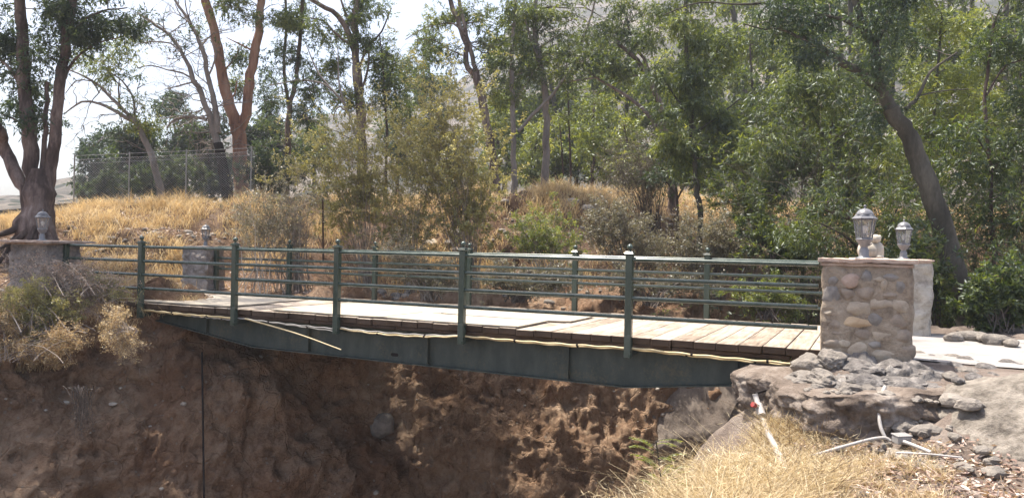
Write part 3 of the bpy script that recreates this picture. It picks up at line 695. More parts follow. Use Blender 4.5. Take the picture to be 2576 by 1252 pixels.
pillar(14.57, 15.57, -0.36, 0.36, -0.12, 1.17, MAT['mortar'], MAT['cap'], 'cobblestone pillar with flat reddish cap, nearest the camera at the right end of the bridge', items, 0.045, 1, 0.05, 0.03)
pillar(14.78, 15.98, 3.5, 4.2, -0.12, 1.17, MAT['whitewash'], MAT['cap'], 'whitish rough plastered pillar on the far side of the road, right end of the bridge', None, 0.03, 2, 0.03)
g = np.random.default_rng(4)
lit = [(-0.9 + 0.25 * (k % 8) + 0.1 * g.random(), 0.3 + 0.3 * (k // 8) + 0.1 * g.random(), 0.1 + 0.06 * g.random(), 0.08 + 0.06 * g.random(), 'greystone') for k in range(24)]
pillar(-1.25, 0.0, -0.4, 0.4, -0.15, 1.165, MAT['greystone'], MAT['cap'], 'grey plastered pillar at the left end of the bridge, half hidden behind dry brush', [(x * 0.55, z, rx, rz_, m_) for (x, z, rx, rz_, m_) in lit], 0.18, 3, 0.045)
pillar(-0.62, 0.17, 3.55, 4.2, -0.15, 1.10, MAT['greystone'], MAT['greystone'], 'rounded grey stone pillar on the far side, left end of the bridge', [(x * 0.36, z, rx * 0.9, rz_, m_) for (x, z, rx, rz_, m_) in lit], -0.015, 5, 0.03, 0.05)

# ------------------------------------------------------------------ lanterns
def make_lantern():
    o = thing('lantern', 'x', 'lantern', (0, 0, 0), BA, 'pier lanterns on the pillars')
    mb = MB(); lathe(mb, [(0.0, 0), (0.097, 0), (0.098, 0.012), (0.085, 0.020), (0.062, 0.028), (0.056, 0.045), (0.055, 0.105), (0.050, 0.118), (0.042, 0.135), (0.040, 0.150), (0.050, 0.165), (0.072, 0.195), (0.090, 0.225), (0.099, 0.236), (0.099, 0.246), (0.085, 0.252), (0.0, 0.252)], 20)
    b = mb.build('base', MAT['lantern'], o)
    mb = MB(); tube(mb, [(0.05, -0.03, 0.165), (0.085, -0.05, 0.19)], 0.009, 6); mb.build('knob', MAT['lantern'], b)
    hx = [(math.cos(a), math.sin(a)) for a in np.linspace(0, 2 * math.pi, 6, endpoint=False) + 0.26]
    mb = MB()
    for c, s in hx: tube(mb, [(c * .088, s * .088, .25), (c * .126, s * .126, .485)], 0.0085, 6)
    for r, z in ((0.088, 0.258), (0.125, 0.480)):
        for k in range(6):
            a, c = np.array([*hx[k], 0]) * r, np.array([*hx[(k + 1) % 6], 0]) * r
            tube(mb, [a + (0, 0, z), c + (0, 0, z)], 0.008, 6)
    cg = mb.build('cage', MAT['lantern'], o)
    for k in range(6):
        a, c = np.array(hx[k]), np.array(hx[(k + 1) % 6]); mb = MB()
        mb.add(np.array([[*(a * .086), .262], [*(c * .086), .262], [*(c * .122), .476], [*(a * .122), .476]]), np.array([[0, 1, 2, 3]])); mb.build('glass_pane', MAT['glass'], cg)
    mb = MB(); lathe(mb, [(0.0, 0.25), (0.022, 0.25), (0.022, 0.31), (0.018, 0.315)], 12); mb.build('bulb_socket', MAT['lantern'], o)
    mb = MB(); lathe(mb, [(0.017, 0.31), (0.02, 0.33)] + [(0.034 * math.cos(a), 0.372 + 0.04 * math.sin(a)) for a in np.linspace(-0.8, 1.5, 10)], 14); mb.build('bulb', MAT['bulb'], o)
    mb = MB(); lathe(mb, [(0.10, 0.482), (0.150, 0.488), (0.150, 0.497), (0.132, 0.512), (0.124, 0.516), (0.120, 0.528), (0.108, 0.536), (0.104, 0.545)], 6, rot=0.26, sm=False)
    lathe(mb, [(0.104, 0.545), (0.098, 0.560), (0.083, 0.583), (0.060, 0.602), (0.034, 0.613), (0.018, 0.617)], 12, rot=0.26)
    rf = mb.build('roof', MAT['lantern'], o)
    mb = MB(); lathe(mb, [(0.020, 0.613), (0.012, 0.622), (0.009, 0.634), (0.016, 0.642), (0.017, 0.650), (0.010, 0.660), (0.0, 0.664)], 12); mb.build('finial', MAT['lantern'], rf)
    return o
LN = make_lantern()
tops = [(tw(15.03, -0.12, 1.168), 1.0, 'grey glass lantern on the cobblestone pillar nearest the camera, small figurine behind it'),
        (tw(15.58, 3.78, 1.168), 1.0, 'grey glass lantern on the whitish far pillar beside the road on the right'),
        (tw(-0.72, 0.0, 1.163), 1.0, 'grey lantern on the left end pillar in front of the big multi-trunk tree'),
        (tw(-0.1, 3.8, 1.098), 0.88, 'small grey lantern on the rounded grey far pillar at the left end')]
for k, (p, s, lb) in enumerate(tops):
    o = LN if k == 0 else copy_tree(LN)
    o.location = p; o.scale = (s, s, s); o['label'] = lb; o.rotation_euler = (0.0, 0.0, BA + k * 0.4)
# figurine behind the near lantern: a squatting animal seen from behind
fo = thing('figurine', 'small pale stone animal figurine squatting behind the nearest lantern', 'figurine', tw(15.1, 0.13, 1.168), BA)
mb = MB()
rock(mb, (0, 0, 0.105), (0.105, 0.085, 0.115), 3, 3, 0.05); rock(mb, (-0.085, 0.0, 0.11), (0.062, 0.065, 0.105), 5, 3, 0.06); rock(mb, (0.088, 0.0, 0.10), (0.066, 0.065, 0.115), 6, 3, 0.06)
rock(mb, (0.10, -0.02, 0.03), (0.055, 0.07, 0.032), 7, 2, 0.05); rock(mb, (-0.09, -0.02, 0.03), (0.05, 0.07, 0.03), 8, 2, 0.05)
mb.build('body', MAT['figurine'], fo)
mb = MB(); rock(mb, (0.055, -0.01, 0.255), (0.062, 0.06, 0.055), 9, 3, 0.05); rock(mb, (0.10, 0.0, 0.275), (0.022, 0.02, 0.028), 10, 2, 0.05); rock(mb, (0.012, 0.0, 0.295), (0.022, 0.02, 0.025), 12, 2, 0.05)
mb.build('head', MAT['figurine'], fo)

# ------------------------------------------------------------------ abutment, rocks, pipes on the right bank
mb = MB()
poly = [(13.72, 0.45), (13.74, -0.45), (13.98, -0.80), (14.30, -1.25), (14.62, -1.72), (15.25, -1.62), (16.2, -1.1), (16.6, -0.4), (16.6, 0.45)]
P2 = resample(np.array([(a, b, 0) for a, b in poly]), 0.035)[:, :2]
# keep the corners crisp
n_ = len(P2); lv = np.linspace(0, 1, 80)
V = np.zeros((n_, 80, 3))
for k, (a, b) in enumerate(P2):
    top = -0.24 + 0.06 * smooth((a - 14.3) / 1.0) - 0.05 * smooth((-b - 1.0) / 0.8)
    V[k] = np.stack([tw(a, b, top - 2.4 * q ** 1.3) for q in lv])
ctr = tw(15.2, -0.3, -1.0); outd = unit((V - ctr) * np.array([1, 1, 0]))
V += outd * (0.09 * fbm(V * 2.2, 4, 12) + 0.05 * ridge(V * 4.0, 3, 15) + 0.045 * ridge(V * 9, 3, 18) + 0.02 * ridge(V * 22, 2, 28))[..., None] * np.minimum(1, lv * 14)[None, :, None]
V[:, 0, 2] += 0.025 * fbm(V[:, 0] * 4, 3, 2)
i, j = np.meshgrid(np.arange(n_ - 1), np.arange(79), indexing='ij')
mb.add(V.reshape(-1, 3), np.stack([i * 80 + j, i * 80 + j + 1, (i + 1) * 80 + j + 1, (i + 1) * 80 + j], -1).reshape(-1, 4), sm=True)
R0 = V[:, 0]; cs = R0.mean(0) * np.array([1, 1, 1.0]); rings = [R0 + (cs - R0) * q for q in (0, .06, .16, .3, .5, .75, 1)]
RR = np.stack(rings, 1); RR[:, 1:, 2] = np.maximum(RR[:, 1:, 2], -0.27) + 0.025 * fbm(RR[:, 1:] * 3.5, 3, 22)
i, j = np.meshgrid(np.arange(n_ - 1), np.arange(6), indexing='ij')
mb.add(RR.reshape(-1, 3), np.stack([i * 7 + j, (i + 1) * 7 + j, (i + 1) * 7 + j + 1, i * 7 + j + 1], -1).reshape(-1, 4), sm=True)
tag(mb.build('concrete_abutment', MAT['concrete']), 'rough old concrete abutment ledge carrying the right end of the bridge', 'abutment')

def zof(x, y, z): return at_z(x, y, z)
mb = MB(); g_ = np.linspace(0, 1, 70); h_ = np.linspace(0, 1, 34); V = np.zeros((70, 34, 3))
for a, s in enumerate(g_):
    for b, q in enumerate(h_):
        t_, w_ = 14.28 + 1.95 * s, -0.30 - 1.02 * q
        V[a, b] = tw(t_, w_, 0.02 - 0.34 * q ** 0.8 - 0.35 * (abs(2 * s - 1) ** 5) - 0.3 * q ** 8)
V[..., 2] += 0.09 * fbm(V * 3.0, 3, 33) + 0.07 * ridge(V * 4.5, 3, 34) - 0.04
V[..., 1] += 0.05 * fbm(V * 5, 3, 36)
i, j = np.meshgrid(np.arange(69), np.arange(33), indexing='ij')
mb.add(V.reshape(-1, 3), np.stack([i * 34 + j, i * 34 + j + 1, (i + 1) * 34 + j + 1, (i + 1) * 34 + j], -1).reshape(-1, 4), sm=True)
tag(mb.build('rubble_footing', MAT['darkrock']), 'lumpy grey mortared rubble apron sloping from the cobblestone pillar foot', 'footing')
def rock_thing(name, px, py, d, r, mat, label, group=None, seed=0, amp=0.2, rot=0.0, flat=0.7, sub=4, sink=0.35, cat='rock'):
    c = at(px, py, d); mb = MB()
    if cat == 'boulder': r = (r[0] * 1.25, r[1] * 1.2, r[2] * 0.85); c = c - np.array([0, 0, 0.035])
    rock(mb, (0, 0, 0), r, seed, sub, amp, rot, 1.3, flat=flat)
    o = mb.build(name, MAT[mat]); o.location = c
    return tag(o, label, cat, group)
gA = 'boulders at the foot of the near pillar'
for k, (px, py, d, r, m_, lb) in enumerate([
    (2040, 912, 9.25, (0.20, 0.17, 0.15), 'rock', 'pale rounded boulder tucked against the left foot of the cobblestone pillar'),
    (2022, 945, 8.95, (0.14, 0.16, 0.11), 'rock', 'smooth pale boulder at the left edge of the abutment ledge'),
    (2072, 945, 8.75, (0.17, 0.14, 0.13), 'rock', 'angular sunlit boulder on the ledge before the pillar foot'),
    (2090, 905, 9.1, (0.15, 0.16, 0.18), 'rock', 'tall pale boulder leaning on the left edge of the pillar'),
    (2118, 968, 8.6, (0.16, 0.14, 0.09), 'darkrock', 'low dark boulder at the front lip of the ledge'),
    (2165, 922, 8.95, (0.24, 0.15, 0.13), 'darkrock', 'broad grey boulder directly below the pillar face'),
    (2190, 955, 8.65, (0.20, 0.16, 0.12), 'darkrock', 'white speckled grey boulder below the middle of the pillar'),
    (2250, 918, 8.95, (0.20, 0.15, 0.12), 'darkrock', 'dark grey boulder under the right half of the pillar'),
    (2262, 962, 8.6, (0.26, 0.2, 0.14), 'darkrock', 'wide flat dark boulder right of the pipe outlet'),
    (2330, 935, 8.9, (0.24, 0.17, 0.10), 'darkrock', 'flat shaded rock in the shadow right of the pillar'),
    (2225, 985, 8.35, (0.13, 0.12, 0.10), 'rock', 'brownish rock just above the bent pipe'),
    (2320, 975, 8.5, (0.22, 0.18, 0.12), 'darkrock', 'grey rock slab at the edge of the pillar shadow'),
    (2100, 1040, 8.2, (0.12, 0.11, 0.10), 'rock', 'crusty rock jutting from the abutment front corner'),
    (2165, 1018, 8.25, (0.18, 0.12, 0.12), 'rock', 'orange stained rock in the abutment front'),
    (2360, 1018, 8.15, (0.22, 0.18, 0.14), 'rock', 'pale rock right of the dark hole below the pillar'),
    (2290, 1005, 8.25, (0.17, 0.14, 0.11), 'darkrock', 'dark rock capping the hole below the pillar')]):
    rock_thing('boulder', px, py, d, r, m_, lb, gA, seed=20 + k, rot=rng.random() * 3, cat='boulder', amp=0.24, flat=0.8, sub=5)
rows = [(2310, 897, .13), (2345, 903, .11), (2372, 899, .10), (2396, 905, .12), (2432, 912, .13), (2404, 925, .11), (2430, 938, .12), (2462, 918, .08), (2478, 930, .13), (2505, 922, .09), (2536, 921, .13), (2566, 926, .10), (2390, 945, .09), (2450, 950, .09), (2345, 915, .10), (2372, 921, .09), (2500, 945, .07), (2412, 957, .07)]
ords = ['left end', 'second from the left end']
edge_lb = 'small grey stone in the ragged row along the near road edge'
for k, (px, py, s) in enumerate(rows):
    p = at_z(px, py, -0.10); 
    rock_thing('edge_stone', px, py, p[1], (s * 1.15, s * 0.85, s * 0.6), 'darkrock' if k % 3 else 'rock', edge_lb, 'small stones along the near road edge', seed=60 + k, rot=rng.random() * 3, sub=3)
for k, (px, py, s) in enumerate([(2400, 848, .16), (2440, 847, .2), (2475, 851, .14), (2510, 856, .2), (2545, 862, .13)]):
    p = at_z(px, py, 0.0)
    rock_thing('kerb_stone', px, py, p[1], (s * 1.4, s * .8, s * 0.5), 'rock', 'low stone lined up along the far road edge beyond the whitish pillar', 'stones along the far road edge', seed=90 + k, rot=rng.random() * 3, sub=3)
# large boulder at the right edge
mb = MB(); V, Fa = ico(6); V = V.copy()
V *= (1 + 0.10 * fbm(V * 1.3 + 4, 4, 4) + 0.05 * ridge(V * 2.6, 3, 9) + 0.018 * fbm(V * 9, 3, 2))[:, None]
for nn, h in (((-0.62, -0.35, 0.70), 0.66), ((0.1, -0.85, 0.5), 0.72), ((0.4, -0.2, 0.9), 0.8), ((-0.3, 0.1, 0.95), 0.80)):
    nn = unit(np.array(nn)); V -= np.maximum(V @ nn - h, 0)[:, None] * nn * 0.85
V = V * np.array([0.92, 0.85, 0.66]); V = V * (1 + 0.020 * ridge(V * 6, 3, 19) + 0.012 * ridge(V * 16, 2, 29))[:, None]; mb.add(V, Fa, sm=True)
MAT['big_boulder'] = m_rough('weathered_boulder', [(0.36, (0.085, 0.073, 0.062)), (0.48, (0.18, 0.157, 0.132)), (0.58, (0.26, 0.23, 0.195)), (0.70, (0.35, 0.315, 0.27))], 5.0, 26, 1.0, 0.05)
o = mb.build('boulder', MAT['big_boulder']); o.location = at(2612, 1098, 7.7); tag(o, 'largest boulder, sunlit and grey, sloping up to the right beside the leaf litter', 'boulder')

# pipes
def pipe(name, pts, r, mat, label, sides=10):
    P = resample([at(*p) for p in pts], 0.04); mb = MB(); tube(mb, P, r, sides)
    return tag(mb.build(name, MAT[mat]), label, 'pipe')
dp = thing('drain_pipe', 'thick white drain pipe with red cap slanting down beside the abutment', 'pipe', at(1900, 992, 8.9))
O_ = at(1900, 992, 8.9)
mb = MB(); P = resample([at(1899, 990, 8.9), at(1905, 1010, 8.85), at(1925, 1070, 8.5), at(1958, 1140, 7.3), at(1985, 1195, 6.95)], 0.05); tube(mb, P, 0.031, 14); mb.build('tube', MAT['pvc'], dp, O_)
mb = MB(); tube(mb, resample([at(1908, 1018, 8.8), at(1917, 1045, 8.66)], 0.05), 0.046, 14); tube(mb, [at(1911, 1024, 8.77), at(1899, 1018, 8.72)], 0.03, 12); mb.build('tee_fitting', MAT['pvc'], dp, O_)
mb = MB(); tube(mb, [at(1900, 1019, 8.72), at(1893, 1016, 8.70)], 0.030, 14); mb.build('end_cap', MAT['red'], dp, O_)
mb = MB(); tube(mb, resample([at(1900, 989, 8.9), at(1935, 978, 9.2)], 0.1), 0.016, 8); mb.build('feed_pipe', MAT['cable'], dp, O_)
pipe('conduit_riser', [(2226, 972, 8.15), (2216, 1000, 8.02), (2211, 1040, 7.9), (2216, 1075, 7.82), (2226, 1098, 7.78)], 0.019, 'pvc', 'bent white conduit rising out of the rocks below the pillar')
pipe('ground_conduit', [(2240, 1108, 7.72), (2226, 1100, 7.74), (2190, 1104, 7.72), (2130, 1120, 7.6), (2075, 1136, 7.5), (2030, 1150, 7.42)], 0.016, 'pvc', 'pinkish white conduit lying on the dirt left of the junction box')
pipe('conduit_stub', [(2268, 1108, 7.62), (2300, 1120, 7.5), (2342, 1137, 7.35)], 0.019, 'pvc', 'short white conduit leaving the junction box to the right')
jb = thing('junction_box', 'small grey junction box lying among the conduits', 'box', at(2268, 1104, 7.66), 0.25)
mb = MB(); box(mb, (0, 0, 0), (0.16, 0.10, 0.075), rotx(0.1), bev=0.008); mb.build('body', MAT['greypipe'], jb)
mb = MB(); box(mb, (0, 0, 0.044), (0.168, 0.108, 0.012), rotx(0.1), bev=0.003); mb.build('lid', MAT['greypipe'], jb)
pipe('fallen_stick', [(2255, 1138, 7.3), (2330, 1141, 7.2), (2420, 1150, 7.1)], 0.010, 'pvc', 'pale straight stick lying on the leaf litter below the junction box', 7)
P = resample([at(508, 885, 14.6), at(509, 950, 14.4), at(511, 1050, 14.1), at(513, 1160, 13.9), at(514, 1300, 13.7)], 0.1)

# ------------------------------------------------------------------ plants
def leaf_quads(mb, P, Dr, L, W, vary):
    n = len(P); S = unit(np.cross(Dr, rng.normal(size=(n, 3))))
    V = np.stack([P, P + Dr * (L * 0.42)[:, None] + S * (W / 2)[:, None], P + Dr * L[:, None], P + Dr * (L * 0.42)[:, None] - S * (W / 2)[:, None]], 1)
    mb.add(V.reshape(-1, 3), np.arange(n * 4).reshape(n, 4), np.clip(vary, 0, 1))

def foliage(mb, C, cr, n_total, L=0.13, W=0.03, droop=0.6, spr=14, tone=0.0):
    """leaf sprays around clump centres C"""
    K = len(C)
    if K == 0: return
    ns = max(1, int(n_total / spr))
    ck = rng.integers(0, K, ns); cv = rng.random(K)
    off = rng.normal(size=(ns, 3)); off = unit(off) * (rng.random(ns) ** 0.45)[:, None] * np.asarray(cr)[ck][:, None]
    off[:, 2] *= 0.75
    base = C[ck] + off
    ax = unit(unit(off) * 0.7 + rng.normal(size=(ns, 3)) * 0.6 + np.array([0, 0, -droop])); ln = 0.18 + 0.32 * rng.random(ns)
    ln = ln * (L / 0.13) ** 0.5
    u = rng.random((ns, spr)); P = base[:, None] + ax[:, None] * (ln[:, None] * u)[..., None]
    Dr = unit(ax[:, None] * 0.6 + rng.normal(size=(ns, spr, 3)) * 0.62 + np.array([0, 0, -droop * 0.6]))
    s = (0.65 + 0.6 * rng.random(ns * spr))
    v = np.repeat(0.5 * cv[ck] + 0.2 * rng.random(ns), spr) + 0.42 * rng.random(ns * spr) + tone - 0.05
    leaf_quads(mb, P.reshape(-1, 3), Dr.reshape(-1, 3), L * s, W * s, v)

def blob_clumps(b, d, dens=1.0, cr0=0.34):
    """b = (x, y, rx, ry[, dd[, k]]) in photograph pixels at depth d -> clump centres inside that crown volume"""
    x, y, rx, ry = b[:4]; dd = d + (b[4] if len(b) > 4 else 0)
    c = at(x, y, dd); rm = np.array([rx, 0, ry]) / F * dd; rm[1] = max(0.5, 0.75 * min(rm[0], rm[2]) + 0.25)
    area = math.pi * rm[0] * rm[2]
    K = max(3, int(area * 1.5 * dens))
    q = unit(rng.normal(size=(K, 3))) * (rng.random(K) ** 0.38)[:, None]
    return c + q * rm, cr0 * (0.7 + 0.75 * rng.random(K)), area

def tree(name, label, d, limbs, blobs, bark='bark_gum', leaf='leaf_gum', group=None, lai=2.6, L=0.13, W=0.03, droop=0.6, gz=None, twigs=True, tone=0.0, extra=None, cr=0.34,
         bare=0, cat='tree', dens=1.0, crown='crown', twmat=None, wander=0.3, flare=1.35, skirt=True, sides=10):
    b0 = limbs[0][0][0]; base = at(b0[0], b0[1], d)
    gzf = gz or ztop
    base[2] = float(gzf(np.array(base[0]), np.array(base[1]))) - 0.05
    o = thing(name, label, cat, base, 0, group)
    mb = MB(); allp = []; rads = []
    r_ = np.random.default_rng(int(abs(b0[0]) * 7 + abs(b0[1])))
    for k, (pts, w0, w1) in enumerate(limbs):
        n = len(pts); dr = (r_.random() - 0.5) * 2 * wander if k else 0.0
        P = [at(p[0], p[1], d + (p[2] if len(p) > 2 else dr * q / max(1, n - 1))) for q, p in enumerate(pts)]
        if k == 0 and skirt:
            P = [np.array([P[0][0], P[0][1], min(base[2] - 0.3, P[0][2] - 0.3)])] + P
        R = resample(np.array(P), 0.22); m = len(R); u = np.linspace(0, 1, m)
        rr = (w0 + (w1 - w0) * u) / 2 / F * d
        if k == 0: rr = rr * (1 + (flare - 1) * np.exp(-np.arange(m) * 0.22 / 0.35))
        R[1:-1] += 0.02 * r_.normal(size=(m - 2, 3)) * np.minimum(1, rr[1:-1, None] * 12)
        tube(mb, R, rr, sides if rr[0] > 0.05 else 6, 0.5, 0.10, 3 + k, rs=4)
        allp.append(R[int(m * 0.25):] if k == 0 else R); rads.append(rr[int(m * 0.25):] if k == 0 else rr)
    mb.build('trunk', MAT[bark], o, base)
    LP_ = np.vstack(allp); LR_ = np.concatenate(rads)
    C, CRd, area = [], [], 0
    for b in blobs:
        c, r2, a = blob_clumps(b, d, dens, cr); C.append(c); CRd.append(r2); area += a * (b[5] if len(b) > 5 else 1)
    for b in (extra or []):                       # crown volumes in metres, out of frame, added overhead to shade the bank
        K = b[2]; q = unit(rng.normal(size=(K, 3))) * (rng.random(K) ** 0.4)[:, None]
        C.append(np.array(b[0]) + q * np.array(b[1])); CRd.append(0.55 * (0.7 + 0.7 * rng.random(K))); area += math.pi * b[1][0] * b[1][1] * 0.5
    if C:
        C = np.vstack(C); CRd = np.concatenate(CRd)
        mbt = MB()
        if twigs:
            dm = ((C[:, None] - LP_[None]) ** 2).sum(-1) + 0.6 * np.maximum(LP_[None, :, 2] - C[:, None, 2], 0)
            kk = dm.argmin(1); p0 = LP_[kk]; ln = np.linalg.norm(C - p0, axis=1)
            far = ln < 4.5
            p0, p1, ln, r0 = p0[far], C[far], ln[far], np.minimum(LR_[kk][far] * 0.45, 0.012 + 0.006 * ln[far])
            s = np.linspace(0, 1, 7)[None, :, None]
            up = np.array([0, 0, 1.0]) * (0.16 * ln)[:, None]; side = rng.normal(size=p0.shape) * (0.10 * ln)[:, None]
            Pc = p0[:, None] * (1 - s) + p1[:, None] * s + (up + side)[:, None] * (s * (1 - s) * 4 * (0.7 + 0.3 * s)) + rng.normal(size=(len(p0), 7, 3)) * (0.018 * ln)[:, None, None] * (s > 0) * (s < 1)
            btubes(mbt, Pc, r0[:, None] * (1 - 0.8 * s[..., 0]), 4)
            # fine twigs inside the clumps
            K = len(C); q = np.repeat(np.arange(K), 3); e = C[q] + unit(rng.normal(size=(len(q), 3)) + (0, 0, 0.2)) * CRd[q][:, None] * 1.1
            s4 = np.linspace(0, 1, 4)[None, :, None]; Pq = C[q][:, None] * (1 - s4) + e[:, None] * s4 + rng.normal(size=(len(q), 4, 3)) * 0.03 * s4
            btubes(mbt, Pq, 0.007 * (1 - 0.7 * s4[..., 0]) * np.ones((len(q), 1)), 3)
        if bare: bare_twigs(mbt, LP_, LR_, bare)
        if mbt.n: mbt.build('branches', twmat or MAT['twig_dark'], o, base)
        n = int(area * lai / (0.5 * L * W)); mbl = MB(); foliage(mbl, C, CRd, n, L, W, droop, tone=tone); mbl.build(crown, MAT[leaf], o, base)
    elif bare:
        mbt = MB(); bare_twigs(mbt, LP_, LR_, bare); mbt.build('branches', twmat or MAT['twig_dark'], o, base)
    return o
def bare_twigs(mb, LP_, LR_, n, lmin=0.5, lmax=1.7, depth=2):
    k = rng.integers(0, len(LP_), n); p = LP_[k]; r = np.minimum(LR_[k] * 0.5, 0.022)
    ln = lmin + (lmax - lmin) * rng.random(n)
    d = unit(rng.normal(size=(n, 3)) * np.array([1, 0.7, 0.8]) + (-0.2, 0, 0.35))
    for lev in range(depth + 1):
        s = np.linspace(0, 1, 7)[None, :, None]; m = len(p)
        kink = np.cumsum(rng.normal(size=(m, 7, 3)) * 0.05, 1); kink -= kink[:, :1]
        P = p[:, None] + d[:, None] * (ln[:, None, None] * s) + kink * ln[:, None, None]
        btubes(mb, P, r[:, None] * (1 - 0.75 * s[..., 0]), 4)
        if lev == depth: break
        q = np.repeat(np.arange(m), 3); w = rng.integers(2, 7, len(q)); p = P[q, w]; d = unit(d[q] + rng.normal(size=(len(q), 3)) * 0.7)
        ln = ln[q] * (0.35 + 0.3 * rng.random(len(q))); r = r[q] * 0.55

def shrub(name, label, base_px, d, blobs, n_stem=40, n_leaf=9000, leaf='leaf_olive', stem='twig', L=0.045, W=0.02, group=None, gz=None, stem_r=0.012, sub=4, cat='shrub', droop=0.0, tone=0.0, base=None, spread=0.12):
    b = at(base_px[0], base_px[1], d) if base is None else np.array(base, float)
    gzf = gz or ztop
    if gz is not False: b[2] = min(b[2], float(gzf(np.array(b[0]), np.array(b[1]))) + 0.02) if gz is None else float(gzf(np.array(b[0]), np.array(b[1])))
    o = thing(name, label, cat, b, 0, group)
    tips = []; a = np.array([q[2] * q[3] for q in blobs], float); a /= a.sum()
    for q, f in zip(blobs, a):
        m = max(2, int(n_stem * f)); dd = d + (q[4] if len(q) > 4 else 0); c = at(q[0], q[1], dd); rm = np.array([q[2], 0, q[3]]) / F * dd; rm[1] = 0.8 * rm[0]
        tips.append(c + unit(rng.normal(size=(m, 3))) * (rng.random(m) ** 0.4)[:, None] * rm)
    tips = np.vstack(tips); m = len(tips)
    p0 = b + rng.normal(size=(m, 3)) * np.array([spread, spread, 0.02])
    s = np.linspace(0, 1, 9)[None, :, None]
    ln = np.linalg.norm(tips - p0, axis=1)
    arch = np.zeros((m, 3)); arch[:, 2] = 0.18 * np.linalg.norm((tips - p0)[:, :2], axis=1)
    kink = np.cumsum(rng.normal(size=(m, 9, 3)) * 0.012, 1) * ln[:, None, None]; kink -= kink[:, :1]
    P = p0[:, None] * (1 - s) + tips[:, None] * s + arch[:, None] * 4 * s * (1 - s) + kink
    mbs = MB(); btubes(mbs, P, stem_r * (0.7 + 0.6 * rng.random((m, 1))) * (1 - 0.8 * s[..., 0]), 4)
    ends = [P[:, -1]]; segs = [(P[:, -3], P[:, -1])]
    p, dr, l2, r2 = None, None, None, None
    q = np.repeat(np.arange(m), sub); w = rng.integers(5, 9, len(q)); sp = P[q, w]; sd = unit(unit(P[q, np.minimum(w, 7) + 1] - P[q, np.minimum(w, 7)]) + rng.normal(size=(len(q), 3)) * 0.95); sl = (0.10 + 0.18 * rng.random(len(q))) * ln[q]
    s5 = np.linspace(0, 1, 5)[None, :, None]; kk = np.cumsum(rng.normal(size=(len(q), 5, 3)) * 0.05, 1) * sl[:, None, None]; kk -= kk[:, :1]
    P2_ = sp[:, None] + sd[:, None] * sl[:, None, None] * s5 + kk
    btubes(mbs, P2_, stem_r * 0.42 * (1 - 0.7 * s5[..., 0]) * np.ones((len(q), 1)), 3)
    q2 = np.repeat(np.arange(len(q)), 2); w2 = rng.integers(1, 5, len(q2)); sp2 = P2_[q2, w2]; sd2 = unit(sd[q2] + rng.normal(size=(len(q2), 3)) * 0.8); sl2 = sl[q2] * (0.3 + 0.4 * rng.random(len(q2)))
    s3 = np.linspace(0, 1, 3)[None, :, None]; P3_ = sp2[:, None] + sd2[:, None] * sl2[:, None, None] * s3
    btubes(mbs, P3_, stem_r * 0.25 * (1 - 0.6 * s3[..., 0]) * np.ones((len(q2), 1)), 3)
    mbs.build('stems', MAT[stem], o, b)
    if n_leaf:
        k1 = rng.integers(0, len(q2), n_leaf); u = rng.random(n_leaf) ** 0.8
        Pl = sp2[k1] + sd2[k1] * (sl2[k1] * u)[:, None] + rng.normal(size=(n_leaf, 3)) * 0.025
        cv = rng.random(len(q2)); Dl = unit(sd2[k1] * 0.5 + rng.normal(size=(n_leaf, 3)) * 0.8 + (0, 0, -droop))
        sz = 0.6 + 0.8 * rng.random(n_leaf); mbl = MB(); leaf_quads(mbl, Pl, Dl, L * sz, W * sz, 0.45 * cv[k1] + 0.55 * rng.random(n_leaf) + tone); mbl.build('leaves', MAT[leaf], o, b)
    return o

# ---- trees, traced on the photograph (x, y in its 2576 px frame), each at its own distance
TR = 'eucalyptus trees along the far bank'
tree('eucalyptus_tree', 'big multi-trunk eucalyptus with bulging base on exposed roots at the far left', 20.5,
     [([(88, 560), (90, 500), (80, 420), (74, 330), (62, 220), (56, 110), (50, 0), (46, -120), (40, -300)], 42, 18),
      ([(118, 530), (122, 470), (133, 380), (141, 290), (152, 200), (166, 100), (179, 0), (192, -130), (205, -300)], 30, 16),
      ([(80, 540), (62, 480), (32, 420), (8, 360), (-22, 290, -1.0), (-60, 180, -2.4), (-110, -50, -4.0), (-150, -300, -5)], 34, 16),
      ([(104, 520), (106, 420), (112, 330), (118, 250), (120, 206)], 16, 9),
      ([(150, 200), (190, 150), (240, 110), (300, 95)], 9, 3), ([(160, 130), (200, 60), (250, 30), (320, 20)], 9, 3), ([(62, 230), (30, 180), (0, 150), (-40, 120)], 10, 4), ([(75, 330), (40, 300), (0, 285)], 7, 3), ([(148, 235), (172, 175), (178, 172)], 8, 3)],
     [(30, 40, 90, 80), (110, 60, 70, 70), (20, 110, 70, 50), (150, 40, 70, 60), (220, 50, 60, 40), (60, 300, 35, 50, 0, .6), (120, 150, 50, 50, 0, .6), (20, 150, 60, 60), (250, 20, 130, 55), (330, 60, 60, 30), (30, 260, 55, 55, 0, .7), (80, 210, 40, 40, 0, .6), (200, 90, 60, 40, 0, .6), (60, -80, 160, 90), (250, -70, 150, 70)],
     extra=[((-13.5, 18.5, 12), (3.2, 2.6, 2.2), 60), ((-12.5, 16.0, 10.5), (2.6, 2.6, 1.6), 60), ((-9.5, 17.2, 11.0), (2.4, 2.2, 1.4), 40)], group=TR, leaf='leaf_blue', bark='bark_left', flare=1.0, lai=4.2)
